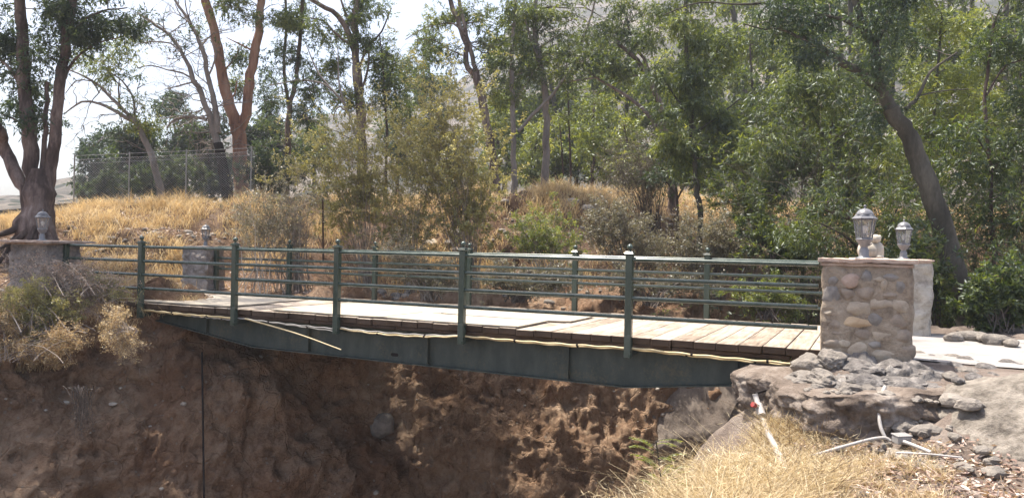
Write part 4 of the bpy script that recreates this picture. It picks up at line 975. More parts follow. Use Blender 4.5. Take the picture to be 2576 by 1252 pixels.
tree('pepper_tree', 'small arching tree with two bowed grey limbs left of the charred trunk', 26.0,
     [([(402, 490), (395, 440), (372, 370), (345, 312)], 22, 14), ([(345, 312), (300, 285), (250, 262), (205, 256), (160, 288)], 12, 3), ([(345, 312), (315, 280), (270, 235), (225, 200), (165, 172)], 11, 3),
      ([(340, 305), (338, 260), (320, 220), (290, 190), (250, 170)], 7, 2), ([(300, 258), (298, 225), (300, 200)], 6, 3), ([(250, 235), (230, 205), (190, 205), (165, 235)], 4, 2)],
     [(250, 110, 70, 45), (300, 160, 60, 45), (200, 120, 40, 35, 0, .7), (330, 100, 45, 40, 0, .7), (350, 275, 45, 22, 0, .8), (360, 330, 40, 25, 0, .7), (270, 185, 60, 20, 0, .5)], bare=26, leaf='leaf_gum', bark='bark_grey', tone=0.15, lai=2.3)
dy = tree('dying_eucalyptus', 'half dead eucalyptus with charred foot and many bare pale twigs left of the orange trunk', 26.0,
     [([(572, 492), (562, 440), (552, 390), (540, 335), (520, 270), (490, 205), (462, 140), (425, 90), (380, 55), (345, 32)], 25, 5), ([(548, 335), (540, 270), (525, 190), (508, 120), (480, 60), (440, 0), (425, -60)], 17, 5),
      ([(520, 300), (480, 294), (440, 300), (420, 322)], 9, 4), ([(495, 205), (460, 185), (420, 175), (380, 165), (345, 172)], 6, 2), ([(462, 140), (430, 110), (380, 105), (345, 112)], 5, 2),
      ([(425, 90), (400, 60), (360, 70), (335, 82)], 4, 2), ([(508, 120), (470, 30), (465, -30)], 6, 2), ([(525, 190), (545, 140), (538, 115)], 5, 3), ([(480, 60), (455, 40), (440, 10)], 4, 2), ([(490, 205), (455, 215), (415, 225)], 5, 2)],
     [(500, 75, 22, 30, 0, .8), (455, 105, 20, 26, 0, .6)], bark='bark_grey', bare=90, twmat=MAT['bark_grey'], tone=-0.1, group=TR)
mb = MB(); R = resample(np.array([at(575, 505, 25.9), at(566, 455, 25.9), at(556, 400, 25.9), at(549, 360, 25.9)]), 0.12); tube(mb, R, np.linspace(0.20, 0.165, len(R)), 12, 0.5, 0.15, 3, rs=5)
mb.build('charred_bark', MAT['burnt'], dy, np.array(dy.location))
tree('orange_eucalyptus', 'smooth orange barked eucalyptus forking low, behind the left half of the bridge', 26.5,
     [([(608, 475), (606, 420), (603, 360), (598, 312)], 36, 36), ([(600, 330), (582, 280), (568, 230), (556, 170), (545, 100), (530, 40), (510, -20), (490, -150), (480, -320)], 30, 14), ([(602, 325), (616, 285), (626, 230), (635, 170), (648, 95), (656, 20), (660, -60), (670, -250)], 27, 12),
      ([(560, 180), (590, 150), (600, 120)], 5, 2), ([(640, 130), (600, 110), (570, 95)], 6, 2), ([(575, 260), (590, 235), (596, 205)], 6, 3)],
     [(620, 50, 60, 60), (590, 120, 40, 45, 0, .8), (585, 20, 45, 50), (700, 40, 50, 55), (600, 200, 30, 35, 0.5, .5), (560, -90, 120, 70), (690, -80, 90, 80)],
     extra=[((-7.2, 21.5, 12.5), (2.6, 2.2, 1.6), 40)], bark='bark_orange', leaf='leaf_gum', group=TR, tone=0.06)
tree('eucalyptus_tree', 'dark leafy eucalyptus with thin forked trunk just right of the orange trunk', 27.5,
     [([(722, 440), (724, 360), (726, 300), (728, 258)], 17, 14), ([(728, 262), (745, 200), (752, 130), (757, 60), (762, -40), (770, -250)], 12, 6), ([(727, 265), (716, 210), (716, 130), (720, 50), (715, -60)], 9, 5), ([(740, 215), (790, 190), (850, 200), (880, 235)], 4, 2)],
     [(715, 60, 65, 70), (780, 60, 60, 70), (700, 150, 50, 60), (770, 160, 60, 60), (690, 250, 45, 60, 1), (760, 260, 55, 50), (800, 230, 40, 40, 0, .7), (690, 350, 50, 60, 1.5), (760, 350, 40, 45, 1, .8), (740, -60, 110, 80)],
     extra=[((-5.5, 20.6, 13.0), (2.2, 2.0, 1.6), 34)], bark='bark_gum', leaf='leaf_blue', group=TR)
tree('eucalyptus_tree', 'tall eucalyptus with shaggy bark and fanning limbs above the left olive bush', 26.5,
     [([(915, 470), (912, 400), (907, 285), (903, 230), (897, 165)], 27, 24), ([(898, 170), (885, 110), (862, 55), (820, 20), (775, -5), (720, -40)], 18, 7), ([(897, 165), (892, 100), (895, 40), (900, -30), (905, -300)], 18, 8),
      ([(890, 120), (850, 90), (815, 55), (780, 45)], 9, 3), ([(895, 90), (872, 40), (850, -20)], 9, 4), ([(900, 175), (925, 120), (960, 80), (985, 20)], 7, 3), ([(905, 240), (925, 170), (930, 100)], 8, 3)],
     [(830, 90, 55, 50), (860, 20, 60, 45), (940, 40, 50, 60), (930, 110, 40, 45), (950, 170, 40, 45, .5), (830, 160, 30, 30, 0, .6), (870, 230, 25, 40, 0, .4), (900, -70, 110, 70)],
     bark='bark_gum', leaf='leaf_gum', group=TR)
tree('eucalyptus_tree', 'slender bowed tree arching left in front of the shaggy eucalyptus', 25.0,
     [([(905, 400), (892, 330), (870, 270), (835, 225), (790, 204), (740, 204), (680, 215)], 11, 3), ([(868, 268), (852, 200), (850, 120)], 6, 2), ([(835, 225), (805, 190), (785, 150), (770, 110)], 5, 2), ([(880, 290), (855, 268), (842, 285), (838, 305)], 5, 2)],
     [(800, 215, 45, 20, 0, .5), (740, 195, 45, 25, 0, .5), (770, 270, 50, 40, 1, .6), (690, 220, 35, 30, 0, .6)], bark='bark_grey', leaf='leaf_blue', bare=14, lai=1.8)
tree('eucalyptus_tree', 'thin leafy sapling between the shaggy eucalyptus and the tall olive bush', 26.0,
     [([(970, 440), (972, 340), (968, 240), (962, 150), (955, 90)], 9, 3), ([(968, 250), (985, 180), (1000, 140)], 4, 2)],
     [(965, 160, 40, 60), (975, 250, 45, 50), (1000, 190, 35, 40), (940, 220, 35, 50, 0, .8), (1010, 260, 40, 45, 1, .8), (1035, 170, 35, 40, 2, .7)], bark='bark_dark', leaf='leaf_gum', lai=2.2)
tree('eucalyptus_tree', 'twin stemmed pinkish eucalyptus rising behind the tall olive bush', 25.0,
     [([(1245, 440), (1235, 370), (1222, 290), (1210, 230), (1196, 185)], 24, 20), ([(1198, 190), (1176, 170), (1172, 115), (1156, 60), (1136, 10), (1125, -60), (1110, -250)], 15, 8), ([(1202, 200), (1180, 110), (1168, 60), (1155, 0), (1160, -150)], 12, 7),
      ([(1172, 90), (1140, 60), (1100, 62), (1060, 75), (1020, 100)], 6, 2), ([(1215, 250), (1190, 190), (1188, 175)], 8, 5), ([(1165, 140), (1120, 120), (1090, 100), (1050, 102)], 4, 2)],
     [(1100, 60, 45, 35, 0, .55), (1215, 90, 40, 50), (1240, 160, 45, 55), (1195, 40, 40, 45), (1260, 60, 40, 60, .5), (1140, 20, 40, 35, 0, .5), (1110, 130, 40, 25, 0, .5), (1250, 250, 35, 45, .5, .7), (1080, 110, 30, 30, 1, .5), (1180, -80, 90, 70)],
     bark='bark_gum', leaf='leaf_gum', group=TR, bare=12, tone=0.1)
tree('eucalyptus_tree', 'straight slim dark eucalyptus in the middle with a pale lower trunk', 24.5,
     [([(1293, 440), (1292, 360), (1291, 270), (1289, 180), (1291, 90), (1298, 10), (1305, -100)], 16, 7), ([(1304, 330), (1340, 290), (1375, 255), (1410, 210), (1440, 170), (1465, 100), (1490, 30), (1500, -30)], 9, 4), ([(1292, 260), (1315, 225), (1340, 185)], 5, 2)],
     [(1310, 70, 45, 55), (1470, 60, 45, 50), (1430, 190, 40, 40, 0, .7), (1290, 140, 40, 45, 0, .6), (1260, 40, 45, 50, 0, .8), (1300, 0, 50, 50), (1330, 190, 25, 30, 0, .4), (1490, 5, 50, 45), (1290, 210, 20, 35, 0, .4)], bark='bark_grey', leaf='leaf_willow', group=TR, lai=2.2)
tree('eucalyptus_tree', 'tall eucalyptus with straight grey trunk in the middle of the grassy crest', 25.0,
     [([(1372, 445), (1374, 380), (1375, 300), (1371, 240), (1361, 170), (1352, 120), (1345, 60), (1350, -60)], 20, 10), ([(1360, 165), (1338, 110), (1325, 60), (1312, 20)], 9, 4), ([(1362, 175), (1352, 140), (1345, 130), (1338, 96)], 6, 3)],
     [(1345, 60, 50, 50), (1330, 130, 45, 40), (1385, 30, 50, 50), (1400, 100, 45, 45), (1440, 130, 40, 40, 0, .7), (1420, 20, 45, 40), (1300, 90, 40, 50, 1.0, .8), (1500, 110, 45, 45, 1.5, .8), (1520, 60, 40, 40, 1.0), (1345, 5, 60, 45), (1400, 150, 30, 30, 0.5, .5), (1320, 160, 28, 30, 0, .5)], bark='bark_grey', leaf='leaf_willow', group=TR, lai=2.2)
tree('eucalyptus_tree', 'very thin leafy stem right of the straight grey trunk', 26.5,
     [([(1436, 440), (1433, 350), (1430, 270), (1427, 200), (1424, 130)], 6, 3), ([(1418, 440), (1412, 360), (1408, 310)], 4, 2)],
     [(1425, 190, 30, 45, 0, .8), (1435, 270, 40, 40, 0, .8), (1420, 130, 30, 35, 0, .8), (1480, 260, 45, 40, .5, .8), (1510, 230, 40, 35, 1, .7), (1400, 330, 30, 40, 1, .6)], bark='bark_dark', leaf='leaf_willow', lai=2.0, tone=0.1)
tree('eucalyptus_tree', 'leaning eucalyptus with two crossing limbs slanting up left in the right centre', 24.0,
     [([(1690, 470), (1682, 400), (1676, 340), (1664, 280), (1650, 235), (1625, 185), (1600, 150), (1575, 125), (1552, 105)], 24, 9), ([(1682, 380), (1640, 300), (1600, 258), (1562, 232), (1528, 212), (1495, 190), (1466, 170)], 13, 5), ([(1650, 238), (1630, 170), (1608, 135), (1590, 100), (1580, 60)], 11, 5),
      ([(1500, 195), (1450, 203), (1432, 205)], 4, 2), ([(1610, 190), (1585, 192), (1570, 196)], 4, 2)],
     [(1560, 100, 55, 50), (1580, 30, 60, 50), (1530, 150, 45, 40, 0, .8), (1640, 110, 50, 50), (1560, 180, 40, 30, 0, .5), (1650, 30, 50, 50), (1480, 150, 30, 30, 0, .5), (1590, -60, 100, 60)], bark='bark_gum', leaf='leaf_willow', group=TR, lai=2.5)
tree('willow_tree', 'dense drooping tree filling the upper right centre with pendulous foliage', 20.0,
     [([(1760, 560), (1752, 470), (1745, 380), (1738, 280), (1730, 180), (1725, 80), (1720, -60)], 18, 8), ([(1740, 300), (1690, 230), (1660, 180)], 8, 3), ([(1735, 230), (1790, 160), (1830, 100)], 8, 3), ([(1742, 340), (1810, 290), (1860, 250)], 8, 3)],
     [(1690, 60, 70, 60), (1790, 60, 80, 70), (1700, 170, 70, 60), (1800, 180, 80, 70), (1720, 280, 60, 55), (1820, 290, 75, 60), (1690, 350, 50, 45, 0, .8), (1780, 390, 70, 50, 0, .9), (1860, 380, 60, 55), (1740, -60, 150, 70)],
     leaf='leaf_willow', bark='bark_olive', droop=0.9, L=0.14, W=0.026, lai=3.8, tone=0.02)
tree('leaning_tree', 'big grey trunk leaning left on the right side with a high forked dark crown', 14.8,
     [([(2440, 830), (2428, 770), (2412, 710), (2393, 640), (2366, 560), (2340, 495), (2318, 430), (2302, 385), (2288, 345), (2268, 315), (2240, 272)], 62, 40), ([(2243, 278), (2210, 222), (2180, 195), (2140, 166), (2100, 142), (2050, 112), (2010, 85)], 30, 12), ([(2243, 275), (2215, 215), (2203, 170), (2203, 130), (2185, 90), (2165, 50), (2150, 0), (2140, -80)], 28, 14),
      ([(2278, 275), (2300, 255), (2318, 225), (2340, 182), (2380, 150), (2408, 132)], 11, 4), ([(2318, 240), (2350, 232), (2400, 226), (2450, 224)], 5, 2), ([(2200, 120), (2220, 80), (2240, 30), (2250, -40)], 10, 4), ([(2190, 95), (2120, 50), (2020, 30), (1920, 10), (1860, 12), (1760, 6), (1670, 38)], 10, 3), ([(2010, 95), (1960, 70), (1925, 75), (1870, 60)], 8, 3)],
     [(2090, 40, 75, 60), (2000, 60, 70, 50), (2180, 50, 60, 60), (2250, 30, 60, 50, .6), (2180, 170, 50, 45, -.3, .8), (2070, 130, 60, 35, 0, .7), (1930, 20, 70, 35, 0, .8), (2200, 260, 35, 40, .5, .5), (2290, 100, 60, 50, 1), (2100, -60, 220, 70), (2300, -50, 130, 70)],
     gz=zright, leaf='leaf_blue', bark='bark_olive', lai=2.6, L=0.10, W=0.022, droop=0.7, tone=-0.06, cr=0.26, dens=1.6, wander=0.6, flare=1.2)
tree('willow_tree', 'bright backlit leafy tree behind the upper part of the leaning trunk', 19.0,
     [([(2330, 640), (2335, 520), (2340, 400), (2350, 280), (2360, 160), (2370, 40)], 14, 6), ([(2340, 380), (2400, 300), (2440, 240)], 7, 3), ([(2338, 420), (2280, 330), (2250, 260)], 7, 3)],
     [(2360, 60, 75, 60), (2440, 70, 60, 60), (2320, 170, 65, 60), (2420, 170, 65, 60), (2300, 290, 60, 60), (2390, 280, 60, 55), (2270, 390, 50, 55), (2360, 390, 60, 60), (2470, 280, 50, 60, .5), (2400, -40, 130, 50)],
     gz=zright, leaf='leaf_bright', bark='bark_olive', lai=3.0, droop=0.7, tone=-0.12, L=0.13, W=0.028)
tree('willow_tree', 'dark green tree at the right edge with one upright grey stem', 16.5,
     [([(2500, 700), (2496, 560), (2492, 420), (2480, 320), (2476, 240), (2484, 190), (2492, 130), (2500, 60)], 15, 7), ([(2482, 240), (2530, 165), (2600, 150)], 6, 3), ([(2492, 400), (2455, 340), (2430, 300)], 5, 2), ([(2495, 430), (2540, 380), (2570, 330)], 6, 3)],
     [(2520, 60, 60, 55), (2560, 140, 50, 60), (2480, 120, 40, 45), (2560, 250, 45, 50), (2530, 340, 50, 50), (2450, 420, 50, 50), (2550, 440, 55, 55), (2480, 510, 50, 50), (2560, 560, 50, 60), (2420, 330, 35, 40, 0, .7), (2550, -40, 90, 60)],
     gz=zright, leaf='leaf_gum', bark='bark_dark', lai=3.4, droop=0.5, tone=-0.05)
tree('willow_tree', 'dense mid green tree between the road bend and the leaning trunk', 18.0,
     [([(2020, 640), (2040, 560), (2060, 470), (2085, 360), (2105, 250), (2110, 160)], 16, 6), ([(2060, 470), (2010, 400), (1970, 330)], 8, 3), ([(2080, 380), (2140, 320), (2180, 280)], 7, 3), ([(2085, 360), (2040, 280), (2020, 200)], 7, 3)],
     [(2010, 180, 70, 60), (2110, 200, 60, 60), (1950, 270, 65, 60), (2050, 290, 65, 60), (2140, 310, 60, 60), (1930, 370, 55, 55), (2010, 390, 60, 55), (2110, 400, 65, 60), (2190, 390, 50, 60), (1960, 460, 60, 50), (2060, 480, 65, 50), (2160, 480, 60, 60)],
     gz=zright, leaf='leaf_willow', bark='bark_olive', lai=3.8, droop=0.8, L=0.14, W=0.021, tone=-0.04)
tree('willow_tree', 'low dark leafy tree spreading behind the right lanterns', 15.8,
     [([(2200, 740), (2190, 660), (2170, 600), (2130, 540), (2100, 500)], 16, 6), ([(2190, 650), (2230, 580), (2260, 520)], 9, 3), ([(2185, 640), (2120, 590), (2060, 560)], 9, 3), ([(2175, 610), (2150, 560), (2020, 508)], 7, 3), ([(2205, 700), (2300, 640), (2390, 600)], 7, 3)],
     [(2020, 560, 65, 45), (2100, 580, 60, 50), (2080, 510, 60, 40), (2200, 560, 60, 55), (2270, 480, 50, 50), (2280, 600, 50, 50), (2230, 660, 50, 40, 0, .6), (2120, 650, 50, 35, 0, .5), (2310, 680, 40, 40, 0, .6)],
     gz=zright, leaf='leaf_willow', bark='bark_dark', lai=3.4, droop=0.6, L=0.13, W=0.021, tone=-0.05)
tree('small_tree', 'narrow dark bushy tree beside the grey dead brush', 22.0,
     [([(1705, 530), (1702, 480), (1690, 420), (1680, 350)], 9, 4), ([(1704, 500), (1730, 450), (1740, 400)], 5, 2), ([(1704, 490), (1670, 450), (1655, 420)], 4, 2)],
     [(1690, 380, 40, 55), (1700, 300, 35, 45), (1725, 430, 35, 40, 0, .8), (1665, 440, 30, 35, 0, .7)], leaf='leaf_blue', bark='bark_dark', lai=2.4, L=0.08, W=0.02, tone=-0.1)
# the woods farther back
BK = 'trees standing farther back behind the bank'
for k, (px, py, d, w, h, lf, tn, lb) in enumerate([
    (250, 500, 40, 70, 150, 'leaf_blue', 0, 'dark rounded tree behind the fence, leftmost of the far clump'),
    (330, 500, 38, 85, 185, 'leaf_gum', -.05, 'dark round crowned tree in the middle of the clump behind the fence'),
    (440, 495, 42, 60, 240, 'leaf_blue', 0.03, 'taller dark tree behind the fence below the bare twigs'),
    (520, 500, 37, 70, 170, 'leaf_gum', -.1, 'dark bushy tree behind the charred trunk'),
    (660, 480, 36, 70, 200, 'leaf_blue', -.05, 'bluish bushy tree in shade right of the orange trunk'),
    (790, 450, 38, 60, 140, 'leaf_gum', 0.1, 'small green tree behind the left olive bush'),
    (1000, 430, 40, 65, 250, 'leaf_blue', 0.05, 'hazy bluish tree behind the thin sapling'),
    (1085, 420, 44, 60, 260, 'leaf_blue', 0.12, 'distant pale tree left of the twin stemmed eucalyptus'),
    (1255, 430, 36, 45, 180, 'leaf_willow', 0.1, 'green tree low behind the twin stemmed eucalyptus'),
    (1345, 440, 38, 45, 130, 'leaf_bright', -.15, 'yellow green tree low behind the straight grey trunk'),
    (1490, 440, 34, 60, 190, 'leaf_bright', -.2, 'light green tree behind the very thin stem'),
    (1570, 440, 33, 55, 130, 'leaf_bright', -.12, 'yellow green bushy tree behind the dead grey brush'),
    (1750, 450, 32, 80, 320, 'leaf_willow', 0.0, 'tall leafy tree directly behind the drooping tree'),
    (1880, 460, 31, 85, 380, 'leaf_willow', 0.05, 'tall hazy tree behind the gap right of the drooping tree'),
    (2020, 470, 30, 85, 420, 'leaf_bright', -.25, 'tall light green tree behind the dense mid green tree'),
    (2190, 480, 28, 85, 430, 'leaf_willow', 0.05, 'tall tree glimpsed behind the fork of the leaning trunk'),
    (2330, 490, 27, 80, 420, 'leaf_willow', -.05, 'tall tree behind the bright backlit foliage'),
    (2450, 500, 26, 80, 420, 'leaf_bright', -.25, 'light green tall tree behind the upright grey stem'),
    (2570, 520, 25, 80, 430, 'leaf_gum', 0.0, 'dark tall tree at the right edge behind the others')]):
    g = np.random.default_rng(100 + k); bl = []
    for q in range(7):
        f = q / 6
        bl.append((px + (g.random() - .5) * w * 1.1 * (1 - 0.3 * f), py - h * (0.18 + 0.8 * f), w * (0.62 - 0.2 * f) * (0.8 + .4 * g.random()) * (1.5 if k < 5 else 1), h * 0.15 + 14, (g.random() - .5) * 2))
    zf = (lambda X, Y: np.maximum(ztop(X, Y), 2.0)) if px < 1950 else (lambda X, Y: np.maximum(ztop(X, Y), zright(X, Y)))
    tree('bushy_tree', lb, d, [([(px, py), (px + (g.random() - .5) * 14, py - h * .3), (px + (g.random() - .5) * 24, py - h * .6), (px + (g.random() - .5) * 20, py - h * 0.95)], 12, 4)], bl, bark='bark_dark', leaf=lf, group=BK, lai=4.2 if k < 5 else 2.8, L=0.19, W=0.055, tone=tn - (0.3 if k < 5 else 0), cr=0.5, dens=0.7, gz=zf)

mbf = MB(); mbw = MB(); g = np.random.default_rng(77)
for k in range(21):
    px = (1640 + 72 * k if k < 15 else 1250 + 64 * (k - 15)) + 30 * g.random(); d = 38 + 8 * g.random(); hgt = (300 + 25 * k + 80 * g.random()) if 0 < k < 15 else 210 + 130 * g.random() * (k % 2 + 0.4)
    b = at(px, 470, d); tpt = at(px + 20 * g.normal(), 470 - hgt, d)
    tube(mbw, resample([b - (0, 0, 2), (b + tpt) / 2 + g.normal(size=3) * .3, tpt], 0.8), 0.13, 7)
    for q in range(8):
        c, cr_, ar_ = blob_clumps((px + 70 * g.normal(), 440 - hgt * (q / 7.0), 75, 45, 2 * g.normal()), d, 0.6, 0.6)
        foliage(mbf, c, cr_, int(ar_ * 2.6 / (0.5 * 0.24 * 0.075)), 0.24, 0.075, 0.6, tone=0.1 * g.normal())
wf = stuff(mbf.build('far_woods', MAT['leaf_willow']), 'hazy woodland massed behind the right hand trees', 'woods')
ww = mbw.build('trunks', MAT['bark_olive'], wf); ww['kind'] = 'stuff'
# ---- shrubs
SG = 'shrubs on the far bank'
shrub('olive_shrub', 'wide feathery olive grey bush in front of the shaggy eucalyptus', (930, 605), 20.3, [(840, 400, 125, 90), (900, 330, 90, 60), (960, 410, 90, 90), (790, 430, 85, 60), (900, 490, 120, 60), (830, 520, 80, 50)], 80, 21000, L=0.075, W=0.030, stem_r=0.008, sub=5, tone=0.16)
shrub('olive_shrub', 'tallest olive brown bush in the middle of the far bank with many upright stems', (1188, 615), 19.8, [(1110, 240, 80, 75), (1140, 330, 110, 90), (1060, 330, 80, 80), (1190, 430, 85, 90), (1090, 440, 95, 80), (1200, 540, 80, 60)], 95, 29000, L=0.075, W=0.030, stem_r=0.009, sub=5, tone=0.16)
shrub('green_shrub', 'yellow green low bush on the slope right of the tall olive bush', (1385, 640), 18.8, [(1350, 600, 65, 45), (1410, 580, 70, 50), (1330, 560, 40, 30)], 50, 14000, leaf='leaf_bright', L=0.05, W=0.02, tone=-0.05)
shrub('dead_shrub', 'leafless tangled grey brown shrub on the crest left of the narrow dark tree', (1640, 510), 22.6, [(1600, 400, 70, 70), (1650, 420, 60, 80), (1560, 430, 50, 50)], 80, 6000, leaf='leaf_drab', stem='twig_dark', sub=8, L=0.05)
shrub('dry_shrub', 'dusty grey shrub on the slope behind the second near railing post from the left', (690, 590), 18.8, [(650, 510, 80, 60), (730, 490, 80, 60), (620, 560, 50, 40), (710, 570, 80, 40)], 60, 11000, leaf='leaf_drab', stem='twig', sub=6, tone=0.2, spread=0.45, stem_r=0.009)
shrub('green_shrub', 'airy drab olive bush on the slope below the dead tangled shrub', (1590, 660), 18.8, [(1570, 570, 80, 60), (1640, 610, 70, 50), (1510, 560, 40, 60)], 70, 17000, leaf='leaf_drab', stem='twig_dark', sub=6, L=0.055, tone=0.06)
shrub('green_shrub', 'drab bush on the slope under the drooping tree', (1790, 660), 18.4, [(1780, 590, 75, 55), (1840, 620, 60, 45), (1740, 640, 50, 35)], 60, 14000, leaf='leaf_drab', stem='twig_dark', sub=6, L=0.06, tone=0.1)
shrub('green_shrub', 'dark leafy bush where the slope meets the right hand trees', (1950, 680), 16.8, [(1920, 590, 60, 60), (1980, 600, 60, 60), (1960, 660, 60, 45), (2030, 640, 50, 40)], 60, 13000, leaf='leaf_willow', stem='twig_dark', L=0.08, W=0.026, tone=-0.05, gz=False)
shrub('green_shrub', 'yellowish green bush low behind the last far railing post on the right', (1930, 800), 15.2, [(1880, 745, 50, 35), (1940, 740, 50, 40), (1990, 760, 40, 35)], 50, 9000, leaf='leaf_bright', stem='twig_dark', L=0.05, W=0.02, tone=-0.12, gz=False)
shrub('dry_shrub', 'grey leafy scrub seen through the railings at mid bridge', (1080, 740), 17.4, [(1040, 680, 80, 40), (1120, 690, 80, 40), (1000, 640, 50, 30)], 70, 13000, leaf='leaf_drab', stem='twig', sub=6, tone=0.05)
shrub('dry_shrub', 'dull green scrub behind the railings just right of the fourth near post', (1300, 750), 17.2, [(1260, 690, 60, 45), (1340, 710, 70, 45), (1420, 700, 60, 40)], 70, 13000, leaf='leaf_drab', stem='twig_dark', sub=6, tone=0.0)
shrub('dry_shrub', 'scrub in the shadow behind the far railing near the right end', (1640, 760), 16.6, [(1580, 700, 70, 40), (1680, 700, 70, 40), (1760, 720, 60, 40)], 60, 9000, leaf='leaf_drab', stem='twig_dark', sub=6, tone=-0.1)
shrub('dead_shrub', 'arched bundle of bare pale twigs on the slope beside the rusty post', (752, 590), 19.3, [(735, 535, 35, 25), (760, 545, 30, 25)], 46, 0, stem='twig', sub=5)
shrub('green_shrub', 'small leafy shrub between the two olive bushes', (1040, 620), 19.6, [(1020, 520, 50, 60), (1060, 560, 50, 50), (990, 570, 40, 40)], 50, 9000, leaf='leaf_olive', L=0.05, W=0.02)
shrub('dark_shrub', 'dark round shrub behind the fence foot at the left', (225, 520), 26, [(215, 490, 45, 30), (260, 470, 40, 35)], 30, 9000, leaf='leaf_blue', stem='twig_dark', L=0.10, W=0.035)
shrub('dark_shrub', 'dark shrub filling the fence foot left of the charred trunk', (450, 500), 27, [(400, 450, 70, 40), (480, 450, 60, 40), (330, 460, 50, 35)], 50, 15000, leaf='leaf_blue', stem='twig_dark', L=0.10, W=0.035)
shrub('dark_shrub', 'shaded shrub behind the orange trunk foot', (680, 480), 26, [(660, 420, 60, 50), (720, 430, 50, 40)], 40, 11000, leaf='leaf_blue', stem='twig_dark', L=0.11, W=0.021, tone=0.05)
shrub('dark_shrub', 'dark bush right of the far whitish pillar and in front of the leaning trunk foot', (2500, 850), 13.0, [(2480, 730, 60, 70), (2550, 700, 50, 80), (2540, 800, 50, 45), (2450, 790, 35, 45)], 70, 17000, leaf='leaf_gum', stem='twig_dark', L=0.08, W=0.025, tone=-0.08, gz=zright)
shrub('dark_shrub', 'leafy bush behind the two right lanterns', (2330, 800), 14.2, [(2260, 690, 50, 50), (2340, 640, 40, 50), (2330, 720, 40, 50)], 50, 9000, leaf='leaf_willow', stem='twig_dark', L=0.09, W=0.028, gz=zright)
shrub('green_shrub', 'dark bush under the dense mid green tree, above the right railing end', (2080, 640), 17.2, [(2060, 560, 80, 60), (1990, 520, 70, 50), (2120, 520, 60, 50), (2050, 470, 70, 45)], 70, 16000, leaf='leaf_willow', stem='twig_dark', L=0.11, W=0.021, tone=-0.1, gz=zright)
shrub('green_shrub', 'shady bush at the crest between the drooping tree and the dense mid green tree', (1880, 540), 21.0, [(1850, 470, 70, 50), (1920, 490, 70, 50), (1890, 430, 60, 40)], 60, 15000, leaf='leaf_willow', stem='twig_dark', L=0.11, W=0.021, tone=-0.05)
shrub('green_shrub', 'dense shady bush right behind the leaning trunk', (2450, 700), 17.5, [(2420, 560, 70, 60), (2480, 600, 70, 60), (2400, 480, 60, 60), (2440, 650, 70, 50)], 70, 17000, leaf='leaf_gum', stem='twig_dark', L=0.11, W=0.021, tone=-0.05, gz=zright)
shrub('green_shrub', 'leafy thicket at the right edge above the road end', (2570, 720), 17.0, [(2550, 560, 60, 70), (2580, 640, 60, 60), (2560, 480, 50, 60)], 60, 14000, leaf='leaf_willow', stem='twig_dark', L=0.11, W=0.021, tone=-0.05, gz=zright)
shrub('green_shrub', 'thicket glimpsed between the two right lanterns and the leaning trunk', (2260, 680), 18.5, [(2220, 560, 70, 60), (2290, 600, 60, 60), (2180, 620, 60, 50), (2270, 520, 60, 50)], 60, 15000, leaf='leaf_gum', stem='twig_dark', L=0.11, W=0.021, gz=zright)
shrub('olive_shrub', 'olive yellow bush on the bank edge below the left end pillar', (95, 830), 13.9, [(80, 750, 95, 45), (50, 810, 85, 45), (150, 790, 70, 50), (90, 860, 90, 40)], 90, 22000, leaf='leaf_olive', stem='twig', L=0.04, W=0.018, sub=6, gz=False, tone=0.2, spread=0.3)
shrub('dead_shrub', 'pale mauve tangle of dry twigs in front of the left end pillar', (180, 740), 14.3, [(90, 680, 90, 30), (170, 690, 90, 40), (250, 720, 80, 35), (220, 770, 70, 45)], 190, 5000, leaf='litter', stem='twig', sub=8, stem_r=0.008, L=0.035, W=0.014, gz=False, spread=0.35)
shrub('dead_shrub', 'sunlit dried weed clinging to the cliff edge under the first near post', (318, 830), 13.5, [(300, 850, 45, 40), (325, 880, 40, 35), (290, 800, 40, 35)], 60, 5000, leaf='straw', stem='twig', sub=6, stem_r=0.007, gz=False, L=0.03, W=0.012)
shrub('dead_shrub', 'thin dry weeds on the bank edge between pillar and first near post', (270, 760), 14.4, [(250, 720, 50, 40), (300, 740, 45, 30)], 60, 4000, leaf='leaf_olive', stem='twig', sub=5, stem_r=0.007, gz=False, L=0.03, W=0.012)
shrub('dry_shrub', 'golden dry weeds hanging over the cliff lip at the far left', (60, 900), 13.4, [(40, 860, 70, 40), (120, 890, 60, 40), (10, 800, 50, 40), (180, 850, 50, 40)], 80, 12000, leaf='straw', stem='twig', sub=6, stem_r=0.007, gz=False, L=0.04, W=0.012, spread=0.3, tone=-0.15)
shrub('dead_shrub', 'dark clump of hanging roots on the left cliff face', (205, 975), 13.0, [(200, 1040, 30, 45), (215, 1075, 25, 40)], 60, 0, stem='twig_dark', sub=4, stem_r=0.006, gz=False)
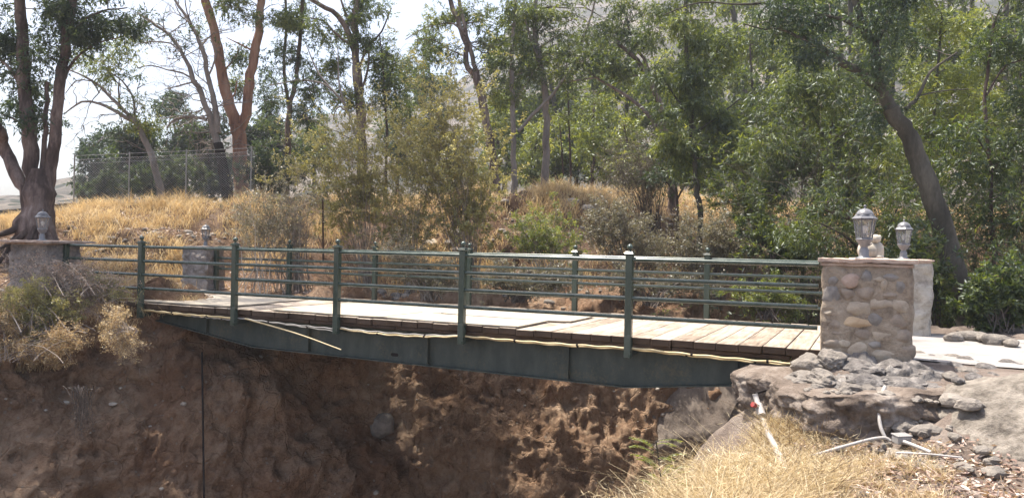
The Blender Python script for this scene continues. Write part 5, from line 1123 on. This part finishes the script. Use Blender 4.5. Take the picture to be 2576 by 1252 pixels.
# pepper tree seedling in the straw
po = thing('pepper_sapling', 'small green feathery pepper sapling at the left edge of the straw clump', 'plant', at(1668, 1240, 6.4), 0)
Ob = at(1668, 1240, 6.4); mbs, mbl = MB(), MB()
tube(mbs, resample([at(1668, 1260, 6.4), at(1662, 1200, 6.4), at(1655, 1140, 6.38), at(1650, 1108, 6.36)], 0.05), 0.006, 6)
g = np.random.default_rng(8)
for k in range(20):
    f = k / 19; y0 = 1245 - 135 * f; a = g.random() * 6.28; s_ = at(1668 - 18 * f, y0, 6.4)
    dv = np.array([math.cos(a), math.sin(a), 0.55]); L_ = 0.20 + 0.08 * g.random(); s = np.linspace(0, 1, 9)[:, None]
    C = s_ + dv * L_ * s + np.array([0, 0, -0.22]) * L_ * s ** 2 * 1.6
    tube(mbs, C, np.linspace(0.003, 0.001, 9), 4, caps=False)
    u = np.repeat(np.linspace(0.15, 1, 16), 2); Pp = np.stack([np.interp(u, s[:, 0], C[:, q]) for q in range(3)], -1)
    sd = unit(np.cross(dv, (0, 0, 1.0))) * np.tile([1, -1], 16)[:, None]; Dd = unit(sd + 0.5 * dv + (0, 0, -0.35))
    leaf_quads(mbl, Pp, Dd, np.full(32, 0.035), np.full(32, 0.009), 0.3 + 0.6 * g.random(32))
mbs.build('stem', MAT['bark_olive'], po, Ob); mbl.build('leaves', MAT['leaf_bright'], po, Ob)

# roots of the big left tree
rt = [o for o in bpy.data.objects if o.get('label', '').startswith('big multi-trunk')][0]
mb = MB(); Or = np.array(rt.location); g = np.random.default_rng(3)
for (a, b, c, w) in (((90, 545), (60, 575), (0, 600), .11), ((80, 540), (40, 560), (-30, 575), .12), ((95, 550), (75, 590), (40, 640), .10), ((105, 550), (105, 590), (90, 640), .12), ((120, 545), (140, 590), (150, 640), .08), ((75, 560), (30, 600), (-20, 660), .10), ((98, 560), (90, 600), (110, 650), .08), ((85, 560), (55, 610), (60, 650), .07)):
    Rr = resample([at(*a, 20.2), at(b[0], b[1] + 14, 19.9), at(c[0], c[1] + 25, 19.6)], 0.12); tube(mb, Rr, np.linspace(w, w * 0.4, len(Rr)), 8, 0.5, 0.2, int(a[0]), rs=4)
mb.build('roots', MAT['bark_dark'], rt, Or)
mb = MB(); Rb = resample([at(88, 660, 20.4), at(90, 610, 20.4), at(94, 560, 20.4), at(97, 510, 20.4), at(98, 465, 20.4), at(98, 425, 20.4)], 0.1); tube(mb, Rb, np.interp(np.linspace(0, 1, len(Rb)), [0, .3, .5, .7, .9, 1], [.80, .56, .44, .36, .27, .18]), 22, 0.5, 0.28, 4, rs=2.5); mb.build('bole', MAT['bark_left'], rt, Or)

# ---- dry grass
def blades(mb, P, h, w, lean=0.35, tone=0.0, seg=3):
    n = len(P); d = rng.normal(size=(n, 2)); d = d / np.linalg.norm(d, axis=1, keepdims=True)
    hh = h * (0.55 + 0.75 * rng.random(n)); bend = lean * (0.3 + rng.random(n)) * hh
    sd = unit(np.concatenate([rng.normal(size=(n, 2)), np.zeros((n, 1))], 1)) * (w * (0.6 + 0.8 * rng.random(n)) / 2)[:, None]
    rows = []
    for k in range(seg + 1):
        u = k / seg; c = P + np.stack([d[:, 0] * bend * u ** 1.8, d[:, 1] * bend * u ** 1.8, hh * (u - 0.25 * lean * u ** 3)], -1)
        q = 1 - 0.8 * u; rows += [c - sd * q, c + sd * q]
    V = np.stack(rows, 1); m = 2 * (seg + 1)
    f = np.array([[2 * k, 2 * k + 1, 2 * k + 3, 2 * k + 2] for k in range(seg)])
    Fq = (np.arange(n)[:, None, None] * m + f[None]).reshape(-1, 4)
    mb.add(V.reshape(-1, 3), Fq, np.repeat(np.clip(rng.random(n) * 0.75 + tone + 0.1, 0, 1), seg))
FT, FW = to_tw(P3[..., 0], P3[..., 1])
E = (FW - np.interp(FT, FOOT_T, FOOT_W)) * 0.84
pat = fbm(P3 * np.array([0.55, 0.55, 0]), 3, 91)
# crest and left slope carry thick grass, broken by bare patches
wt = smooth((E - 2.2) / 1.2) * (1 - smooth((D - 11) / 3))[None, :] * smooth((pat + 0.75) / 0.35)
wt = np.maximum(wt, smooth((E + 0.2) / 0.8) * smooth((1.2 - FT) / 2.0) * smooth((pat + 0.65) / 0.3) * (D[None, :] > 0.2))
wt = np.maximum(wt, 0.8 * smooth((E + 0.3) / 0.8) * smooth((5.5 - FT) / 2.0) * smooth((pat + 0.3) / 0.3) * (D[None, :] > 0.4))
wt = np.maximum(wt, 0.45 * smooth((E - 0.3) / 1.0) * smooth((pat + 0.05) / 0.25))
wt = wt * (np.hypot(P3[..., 0] + 13.0, P3[..., 1] - 20.6) > 1.3) * (1 - smooth((D - 11) / 3))[None, :] * (P3[..., 1] < 34)
ar = np.linalg.norm(np.cross(gx, gy), axis=-1); pr = (wt * ar * (P3[..., 1] > 0)).ravel(); 
vis = (np.abs(P3[..., 0]) < 0.72 * P3[..., 1] + 1).ravel(); pr = pr * vis
cl = rng.choice(len(pr), 16000, p=pr / pr.sum()); cp = P3.reshape(-1, 3)[cl]
kk = rng.integers(0, len(cp), 260000); GP = cp[kk] + rng.normal(size=(260000, 3)) * np.array([0.13, 0.13, 0.0]); GP[:, 2] = cp[kk][:, 2] - 0.04
mb = MB(); sz = ((0.16 + 0.26 * rng.random(len(cp))) * (1 + 0.9 * np.maximum(fbm(cp * np.array([.9, .9, 0]), 3, 14), -0.5)))[kk]; blades(mb, GP, sz, 0.016, 0.75, 0.0)
stuff(mb.build('dry_grass', MAT['straw']), 'golden dry grass covering the crest and the left slope', 'grass')
# short dry weeds on the near left bank edge
mk = ((FW < 1.0) & (FW > -5) & (D[None, :] > -0.28 + 0.25 * pat) & (D[None, :] < 2.6) & (FT > -3)).ravel()
cp = P3.reshape(-1, 3)[np.where(mk)[0]]; cp = cp[rng.integers(0, len(cp), 420)]; kk = rng.integers(0, 420, 26000)
mb = MB(); blades(mb, cp[kk] + rng.normal(size=(26000, 3)) * np.array([.12, .12, .02]) - (0, 0, .03), (0.12 + 0.25 * rng.random(420))[kk], 0.009, 1.3, -0.05)
stuff(mb.build('dry_weeds', MAT['straw']), 'short dry weeds along the near left bank edge', 'weeds')
# foreground straw clump
def on_right(t, w):
    p = np.stack([(t - 15.14) * U[0] + (w + 10.45) * N[0], (t - 15.14) * U[1] + (w + 10.45) * N[1]], -1)
    return np.concatenate([p, zright(p[:, 0], p[:, 1])[:, None]], 1)
n = 900; w_ = -1.5 - 4.3 * rng.random(n); t_ = 13.80 - 0.16 * (-w_ - 2) + (1.0 + 0.16 * (-w_ - 2)) * rng.random(n); kp = fbm(np.stack([t_, w_, t_ * 0], -1) * 2.6, 2, 55) > -0.25; t_, w_ = t_[kp], w_[kp]; n = len(t_); cp = on_right(t_, w_)
n_ = 28000; kk = rng.integers(0, n, n_); hs = ((0.24 + 0.40 * rng.random(n) ** 1.5) * (0.65 + 0.5 * (fbm(np.stack([t_, w_, t_ * 0], -1) * 2.2, 2, 8) + 0.3)))[kk] * (1 - 0.45 * smooth((t_[kk] - 14.2) / 0.5)) * (0.5 + 0.5 * smooth((-2.3 - w_[kk]) / 0.9))
mb = MB(); blades(mb, cp[kk] + rng.normal(size=(n_, 3)) * np.array([.09, .09, .0]) - (0, 0, .05), hs, 0.0055, 1.15, 0.0, 4)
# fine seed-head tangle above the clump
m = 15000; kk = rng.integers(0, n, m); c0 = cp[kk] + rng.normal(size=(m, 3)) * np.array([.14, .14, 0.0]) + np.stack([np.zeros(m), np.zeros(m), (0.05 + 0.32 * rng.random(m) * (0.35 + 0.65 * smooth((-2.3 - w_[kk]) / 0.9))) * (1 - 0.45 * smooth((t_[kk] - 14.2) / 0.5))], -1)
leaf_quads(mb, c0, unit(rng.normal(size=(m, 3)) + (0, 0, .3)), 0.05 + 0.09 * rng.random(m), np.full(m, 0.005), 0.2 + 0.8 * rng.random(m))
k = 900; q = rng.integers(0, n, k); s4 = np.linspace(0, 1, 4)[None, :, None]; dv = rng.normal(size=(k, 3)) * np.array([.22, .22, .05]) + (0, 0, .34); 
Pd = (cp[q] + rng.normal(size=(k, 3)) * np.array([.1, .1, 0]))[:, None] + dv[:, None] * s4 * (0.6 + 0.7 * rng.random((k, 1, 1))) + np.array([0, 0, -.12]) * s4 ** 2
btubes(mb, Pd, 0.0035 * (1 - .6 * s4[..., 0]) * np.ones((k, 1)), 3, np.full(k, 0.02))
stuff(mb.build('dry_grass', MAT['straw_fg']), 'thick clump of golden straw in the near right corner', 'grass')
n = 130; cp = on_right(14.5 + 1.3 * rng.random(n), -1.9 - 1.9 * rng.random(n)); kk = rng.integers(0, n, 5000)
mb = MB(); blades(mb, cp[kk] + rng.normal(size=(5000, 3)) * np.array([.04, .04, 0]) - (0, 0, .02), 0.17, 0.005, 1.0, 0.0, 4)
stuff(mb.build('dry_weeds', MAT['straw_fg']), 'sparse straw tufts around the ground conduits', 'weeds')
mb = MB(); k = 140; t_ = 14.5 + 1.75 * rng.random(k); w_ = -1.0 - 1.25 * rng.random(k) - 0.15 * (t_ - 14.5)
Pk = on_right(t_, w_); Pk[:, 2] = np.maximum(Pk[:, 2], np.where((w_ > -1.55) & (t_ < 16.3), -0.27, -9))
for p in Pk:
    q = 0.025 + 0.085 * rng.random() ** 2.2; rock(mb, p + np.array([0, 0, q * 0.15]), (q * 1.2, q, q * 0.65), int(rng.integers(1e6)), 2, 0.3, rng.random() * 6, flat=0.9, sm=False)
stuff(mb.build('rubble', MAT['rock']), 'broken stones and dirt lumps strewn below the cobblestone pillar', 'rubble')
# leaf litter
n = 26000; t_ = 13.9 + 4.2 * rng.random(n); w_ = -1.75 - 5.2 * rng.random(n); ok = (w_ < -1.9 - 0.25 * np.maximum(t_ - 15, 0) + 0.5 * fbm(np.stack([t_, w_, t_ * 0], -1) * 1.5, 2, 3)); P = on_right(t_[ok], w_[ok])
mb = MB(); m = len(P); P[:, 2] += 0.006 + 0.03 * rng.random(m); leaf_quads(mb, P, unit(rng.normal(size=(m, 3)) * np.array([1, 1, 0.28])), 0.04 + 0.05 * rng.random(m), 0.014 + 0.014 * rng.random(m), rng.random(m))
k = 500; Ps = on_right(14.0 + 3.5 * rng.random(k), -2.3 - 4.2 * rng.random(k)) + (0, 0, 0.02); dr = unit(rng.normal(size=(k, 3)) * np.array([1, 1, .12])); s3 = np.linspace(0, 1, 3)[None, :, None]
btubes(mb, Ps[:, None] + dr[:, None] * s3 * (0.1 + 0.25 * rng.random((k, 1, 1))), np.full((k, 3), 0.004), 4)
stuff(mb.build('leaf_litter', MAT['litter']), 'brown and pinkish fallen leaves and twigs on the near right ground', 'leaf litter')
mk = ((FW < 5.8) & (FW > -1.2) & (D[None, :] > 0.3) & (FT < 3.5) & (FT > -7) & ((FW > 3.9) | (FT < 0.2))).ravel(); cp = P3.reshape(-1, 3)[np.where(mk)[0]]
P = cp[rng.integers(0, len(cp), 9000)] + rng.normal(size=(9000, 3)) * np.array([.05, .05, 0]) + (0, 0, .03)
mb = MB(); leaf_quads(mb, P, unit(rng.normal(size=(9000, 3)) * np.array([1, 1, .35])), 0.06 + 0.07 * rng.random(9000), np.full(9000, 0.022), rng.random(9000))
stuff(mb.build('leaf_litter', MAT['litter']), 'fallen leaves covering the ground beyond the left end of the bridge', 'leaf litter')

# ---- rocks on the far slope and in the cliff
def drop(px, py, d0=14.0, d1=27.0):
    """first point of the bank surface seen along that line of sight"""
    for d in np.arange(d0, d1, 0.05):
        p = at(px, py, d); t, w = to_tw(p[0], p[1])
        q = ((LP - (t, w)) ** 2).sum(1).argmin(); dl = ((np.array([t, w]) - LP[q]) * NL[q]).sum()
        if dl < DD[q, 0]: continue
        z = np.interp(dl, DD[q], P3[q, :, 2])
        if z >= p[2]: return p
    return at(px, py, d1)
for k, (px, py, rx, ry, m_, lb) in enumerate([
    (1155, 588, 30, 14, 'palerock', 'pale flat rock high on the slope just left of the tall olive bush stems'), (1085, 612, 20, 12, 'palerock', 'small pale rock left of the larger flat rock on the slope'),
    (1180, 622, 26, 16, 'darkrock', 'dark rock at the foot of the tall olive bush'), (1438, 508, 24, 9, 'palerock', 'thin pale slab sticking out under the grassy crest'), (1478, 524, 20, 10, 'palerock', 'pale slab right of the thin one below the crest'),
    (1345, 616, 14, 12, 'rock', 'grey rock beside the yellow green low bush'), (1560, 560, 16, 8, 'darkrock', 'dark slab below the crest in the right centre'), (1100, 700, 16, 9, 'palerock', 'pale rock seen between the railings left of the fourth near post from the left'),
    (880, 742, 22, 14, 'palerock', 'whitish rock at deck level behind the third near railing post from the left'), (275, 655, 22, 9, 'rock', 'grey rock on the left slope just above the middle near rail'), (420, 660, 20, 9, 'rock', 'grey rock on the slope between the first two near railing posts from the left'),
    (960, 1068, 30, 30, 'rock', 'round boulder embedded in the cliff under the bridge'), (232, 1165, 16, 10, 'palerock', 'pale stone low on the left cliff'), (284, 1015, 10, 5, 'palerock', 'small white flat stone on the left cliff'),
    (930, 1225, 10, 8, 'palerock', 'small pale stone near the bottom of the cliff'), (190, 1246, 22, 12, 'palerock', 'pale stone at the bottom edge of the left cliff'), (700, 905, 12, 7, 'rock', 'little stone just under the left girder')]):
    p = drop(px, py); s = p[1] / F
    mb = MB(); rock(mb, (0, 0, 0), (rx * s, max(rx, ry) * 0.8 * s, ry * s), 130 + k, 4, 0.2, rng.random() * 0.6, flat=0.7 if k != 11 else 0.2)
    o = mb.build('rock', MAT[m_]); o.location = p; tag(o, lb, 'rock', 'rocks in the far bank')
# smooth concrete face moulded on the far bank under the right end
gx0 = np.linspace(1545, 2060, 12); gy0 = np.linspace(885, 1190, 9)
dg = np.array([[drop(a, b, 12, 24)[1] for b in gy0] for a in gx0])
for _ in range(4):
    dp = np.pad(dg, 1, mode='edge'); dg = (dp[:-2, 1:-1] + dp[2:, 1:-1] + dp[1:-1, :-2] + dp[1:-1, 2:] + 2 * dg) / 6
xs_ = np.linspace(1545, 2060, 90); ys_ = np.linspace(885, 1190, 60)
rowi = np.array([[np.interp(a, gx0, dg[:, q]) for q in range(9)] for a in xs_]); dd = np.array([np.interp(ys_, gy0, r) for r in rowi])
ex = smooth((np.abs((xs_ - 1802) / 257)) ** 2.5)[:, None]; ey = smooth(np.abs((ys_ - 1010) / 175) ** 3)[None, :]
V = np.array([[at(a, b, dd[p_, q_]) for q_, b in enumerate(ys_)] for p_, a in enumerate(xs_)])
off = -0.30 + 0.9 * np.maximum(ex, ey) + 0.07 * fbm(V * 1.4, 4, 71) + 0.05 * ridge(V * np.array([3, 3, .8]), 3, 72) + 0.25 * np.maximum(ex, ey) * fbm(V * 3, 3, 8)
V[..., 1] += off; V[..., 0] += off * 0.2
i, j = np.meshgrid(np.arange(89), np.arange(59), indexing='ij')
q4 = np.stack([i * 60 + j, i * 60 + j + 1, (i + 1) * 60 + j + 1, (i + 1) * 60 + j], -1).reshape(-1, 4)
mb = MB().add(V.reshape(-1, 3), q4, sm=True); mb.add((V + np.array([0, 1.2, 0])).reshape(-1, 3), q4[:, ::-1])
tag(mb.build('retaining_wall', MAT['shotcrete']), 'smooth grey brown concrete face on the far bank under the right end of the bridge', 'wall')
# cobbles packed in the slope faces
mk = ((E > -0.8) & (E < 3.2) & (FT > 3.5) & (FT < 14) & (D[None, :] > 0)).ravel(); cp = P3.reshape(-1, 3)[np.where(mk)[0]]; mb = MB(); V, Fa = ico(2)
for p in cp[rng.integers(0, len(cp), 420)]:
    s = 0.05 + 0.12 * rng.random() ** 2; rock(mb, p, (s, s * 0.9, s * 0.55), int(rng.integers(1e6)), 2, 0.25, rng.random() * 6, flat=0.7)
mk = ((E > 1.0) & (E < 3.4) & (FT > -6) & (FT < -1.5)).ravel(); cp = P3.reshape(-1, 3)[np.where(mk)[0]]
for p in cp[rng.integers(0, len(cp), 120)]:
    s = 0.05 + 0.09 * rng.random() ** 2; rock(mb, p, (s, s * 0.9, s * 0.55), int(rng.integers(1e6)), 2, 0.25, rng.random() * 6, flat=0.7)
stuff(mb.build('rubble', MAT['rock']), 'loose stones scattered over the bare parts of the far slope', 'rubble')
mk = ((D[None, :] < 0.1) & (FT > -1) & (FT < 14) & (FW < 9)).ravel(); cp = P3.reshape(-1, 3)[np.where(mk)[0]]; nrm = NR.reshape(-1, 3)[np.where(mk)[0]]; mb = MB()
for q in rng.integers(0, len(cp), 260):
    s = 0.012 + 0.05 * rng.random() ** 4; rock(mb, cp[q] + nrm[q] * s * 0.2, (s * 1.2, s, s * 0.8), int(rng.integers(1e6)), 2, 0.2, rng.random() * 6, flat=0.6)
mbc = MB()
for q in rng.integers(0, len(cp), 1500):
    s = 0.02 + 0.07 * rng.random() ** 2.5; rock(mbc, cp[q] - nrm[q] * s * 0.15, (s * 1.2, s, s * 0.8), int(rng.integers(1e6)), 2, 0.3, rng.random() * 6, flat=0.8)
stuff(mbc.build('soil_clods', MAT['bank']), 'crumbly clods of earth stuck on the cliff face', 'soil')
stuff(mb.build('pebbles', MAT['palerock']), 'pale pebbles stuck in the earth cliff', 'pebbles')
# thin roots and straws hanging on the cliff
q = rng.integers(0, len(cp), 260); P0 = cp[q] + nrm[q] * 0.03; s = np.linspace(0, 1, 6)[None, :, None]
Pr = P0[:, None] + (nrm[q] * 0.12 + rng.normal(size=(260, 3)) * 0.10 + (0, 0, -0.18))[:, None] * s + np.cumsum(rng.normal(size=(260, 6, 3)) * 0.02, 1)
mb = MB(); btubes(mb, Pr, 0.005 * (1 - .6 * s[..., 0]) * np.ones((260, 1)), 3); stuff(mb.build('root_threads', MAT['twig']), 'thin pale roots and straws hanging out of the earth cliff', 'roots')

# hanging black cable on the cliff
Pc = []
for y in np.linspace(885, 1300, 30):
    p = drop(508 + (y - 885) * 0.018, y); Pc.append(p + np.array([0.0, -0.10, 0]))
ym = np.array([q[1] for q in Pc]); 
Pc = np.array([at(508 + 6 * k / 29, y, min(min(ym[max(0, k - 3):k + 4]), ym[k]) - 0.12) for k, y in enumerate(np.linspace(885, 1300, 30))])
mb = MB(); tube(mb, resample(Pc, 0.1), 0.018, 8); tag(mb.build('hanging_cable', MAT['cable']), 'dark cable hanging straight down the earth cliff under the left girder', 'cable')

# ---- fence and posts
fn = thing('wire_fence', 'chain link fence panel with thin posts standing on the left crest', 'fence', at(330, 505, 23.5), 0)
Of = np.array(fn.location); fa, fb = at(185, 515, 25.0), at(640, 470, 25.0); top = 2.05
def fpt(u, v):
    p = fa * (1 - u) + fb * u; p = p.copy(); p[2] = (at(185, 522, 25)[2] * (1 - u) + at(640, 490, 25)[2] * u) * (1 - v) + (at(185, 392, 25)[2] * (1 - u) + at(640, 372, 25)[2] * u) * v; return p
mb = MB(); Lf = np.linalg.norm(fb - fa); Hf = 1.6; stp = 0.085; K = int((Lf + Hf) / stp); seg = []
for k in range(K):
    for sg in (1, -1):
        x0 = k * stp - (Hf if sg > 0 else 0); pts = []
        a0, a1 = (x0, 0.0), (x0 + sg * Hf, 1.0)
        lo, hi = 0.0, 1.0
        if sg > 0: lo = max(0, -x0 / Hf); hi = min(1, (Lf - x0) / Hf)
        else: lo = max(0, (x0 - Lf) / Hf); hi = min(1, x0 / Hf)
        if hi - lo < 0.02: continue
        seg.append([fpt((x0 + sg * Hf * v) / Lf, v * 0.92) for v in np.linspace(lo, hi, 4)])
seg = np.array(seg); btubes(mb, seg, np.full((len(seg), 4), 0.0036), 3); mb.build('wire_mesh', MAT['wire'], fn, Of)
mb = MB()
for v in (0.92, 1.0, 0.84): tube(mb, [fpt(u, v) for u in np.linspace(0, 1, 8)], 0.007, 5)
mb.build('strand_wires', MAT['wire'], fn, Of)
for u in (0.0, 0.305, 0.62, 0.98):
    mb = MB(); tube(mb, [fpt(u, -0.15), fpt(u, 1.03)], 0.024, 8); mb.build('post', MAT['greypipe'], fn, Of)
for a, b, d, lb in (((813, 628), (812, 502), 19.4, 'upright rusty steel post on the slope behind the bridge, right of the dusty grey shrub'), ((1067, 520), (1083, 436), 21.5, 'tilted rusty steel post leaning right on the grassy crest between the olive bushes')):
    mb = MB(); p0, p1 = at(*a, d), at(*b, d); box(mb, (0, 0, np.linalg.norm(p1 - p0) / 2 - 0.15), (0.045, 0.012, np.linalg.norm(p1 - p0) + 0.3)); box(mb, (0, 0.018, np.linalg.norm(p1 - p0) / 2 - 0.15), (0.01, 0.03, np.linalg.norm(p1 - p0) + 0.3))
    o = mb.build('steel_post', MAT['rust']); o.location = p0; o.rotation_euler = (0, math.atan2(p1[0] - p0[0], p1[2] - p0[2]), 0.3); tag(o, lb, 'post')
p = drop(1400, 462, 20, 30); mb = MB(); tube(mb, resample([p + (0, 0, -.2), p + (0.02, 0, .12), p + (-.02, 0, .28)], 0.05), np.linspace(0.09, 0.05, len(resample([p + (0, 0, -.2), p + (0.02, 0, .12), p + (-.02, 0, .28)], 0.05))), 9, 0.5, 0.5, 3, rs=12)
tag(mb.build('burnt_stump', MAT['burnt']), 'small black burnt stump on the crest right of the straight grey trunk', 'stump')
p = drop(795, 500, 17, 27); mb = MB(); R_ = resample([p + (0.15, 0, -.5), p + (0.05, 0, 0.0), p + (-.05, -.05, .12), p + (-.3, -.05, .16)], 0.05); tube(mb, R_, np.linspace(0.13, 0.03, len(R_)), 9, 0.5, 0.5, 5, rs=9)
tag(mb.build('burnt_stump', MAT['burnt']), 'charred snag poking out of the slope above the upright rusty post', 'stump')

# ------------------------------------------------------------------ light, sky, air, camera
SUN = unit(np.array([-0.29, 0.17, 1.0]))
el = math.asin(SUN[2]); az = math.atan2(SUN[0], SUN[1])
ld = bpy.data.lights.new('sun', 'SUN'); ld.energy = 5.0; ld.angle = math.radians(0.53); ld.color = (1.0, 0.93, 0.82)
sun = bpy.data.objects.new('sun', ld); COL.objects.link(sun); sun.rotation_euler = Vector(SUN).to_track_quat('Z', 'Y').to_euler()
w = bpy.data.worlds.new('World'); scene.world = w; w.use_nodes = True; nt = w.node_tree; nt.nodes.clear()
sky = nt.nodes.new('ShaderNodeTexSky'); sky.sky_type = 'NISHITA'; sky.sun_disc = False; sky.sun_elevation = el; sky.sun_rotation = az
sky.air_density = 1.0; sky.dust_density = 5.0; sky.ozone_density = 1.0; sky.altitude = 300
bg = nt.nodes.new('ShaderNodeBackground'); bg.inputs[1].default_value = 0.13; wo = nt.nodes.new('ShaderNodeOutputWorld')
nt.links.new(sky.outputs[0], bg.inputs[0]); nt.links.new(bg.outputs[0], wo.inputs[0])

HAZE = 0.0009
if HAZE:
    m, nt, out = new_mat('haze_air'); pv = nt.nodes.new('ShaderNodeVolumePrincipled'); pv.inputs['Color'].default_value = (0.88, 0.91, 1.0, 1); pv.inputs['Density'].default_value = HAZE; pv.inputs['Anisotropy'].default_value = 0.3
    nt.links.new(pv.outputs[0], out.inputs['Volume'])
    mb = MB(); box(mb, (0, 250, 126), (1900, 600, 270)); hz = mb.build('haze', m); hz['kind'] = 'stuff'; hz['label'] = 'thin bright summer haze between the camera and the hill'; hz['category'] = 'haze'

cam = bpy.data.cameras.new('camera'); cam.sensor_width = 36; cam.lens = 36 * F / 2576; cam.clip_end = 5000; cam.clip_start = 0.05
co = bpy.data.objects.new('camera', cam); COL.objects.link(co)
co.matrix_world = Matrix(((CR, -SR, 0, 0), (0, 0, -1, 0), (SR, CR, 0, CAMZ), (0, 0, 0, 1)))
scene.camera = co
scene.view_settings.view_transform = 'Standard'; scene.view_settings.look = 'None'; scene.view_settings.exposure = 1.27; scene.view_settings.gamma = 1
scene.cycles.max_bounces = 6; scene.cycles.diffuse_bounces = 3; scene.cycles.transmission_bounces = 4; scene.cycles.transparent_max_bounces = 8; scene.cycles.volume_bounces = 0
scene.cycles.use_adaptive_sampling = True; scene.cycles.adaptive_threshold = 0.02
scene.cycles.use_denoising = True
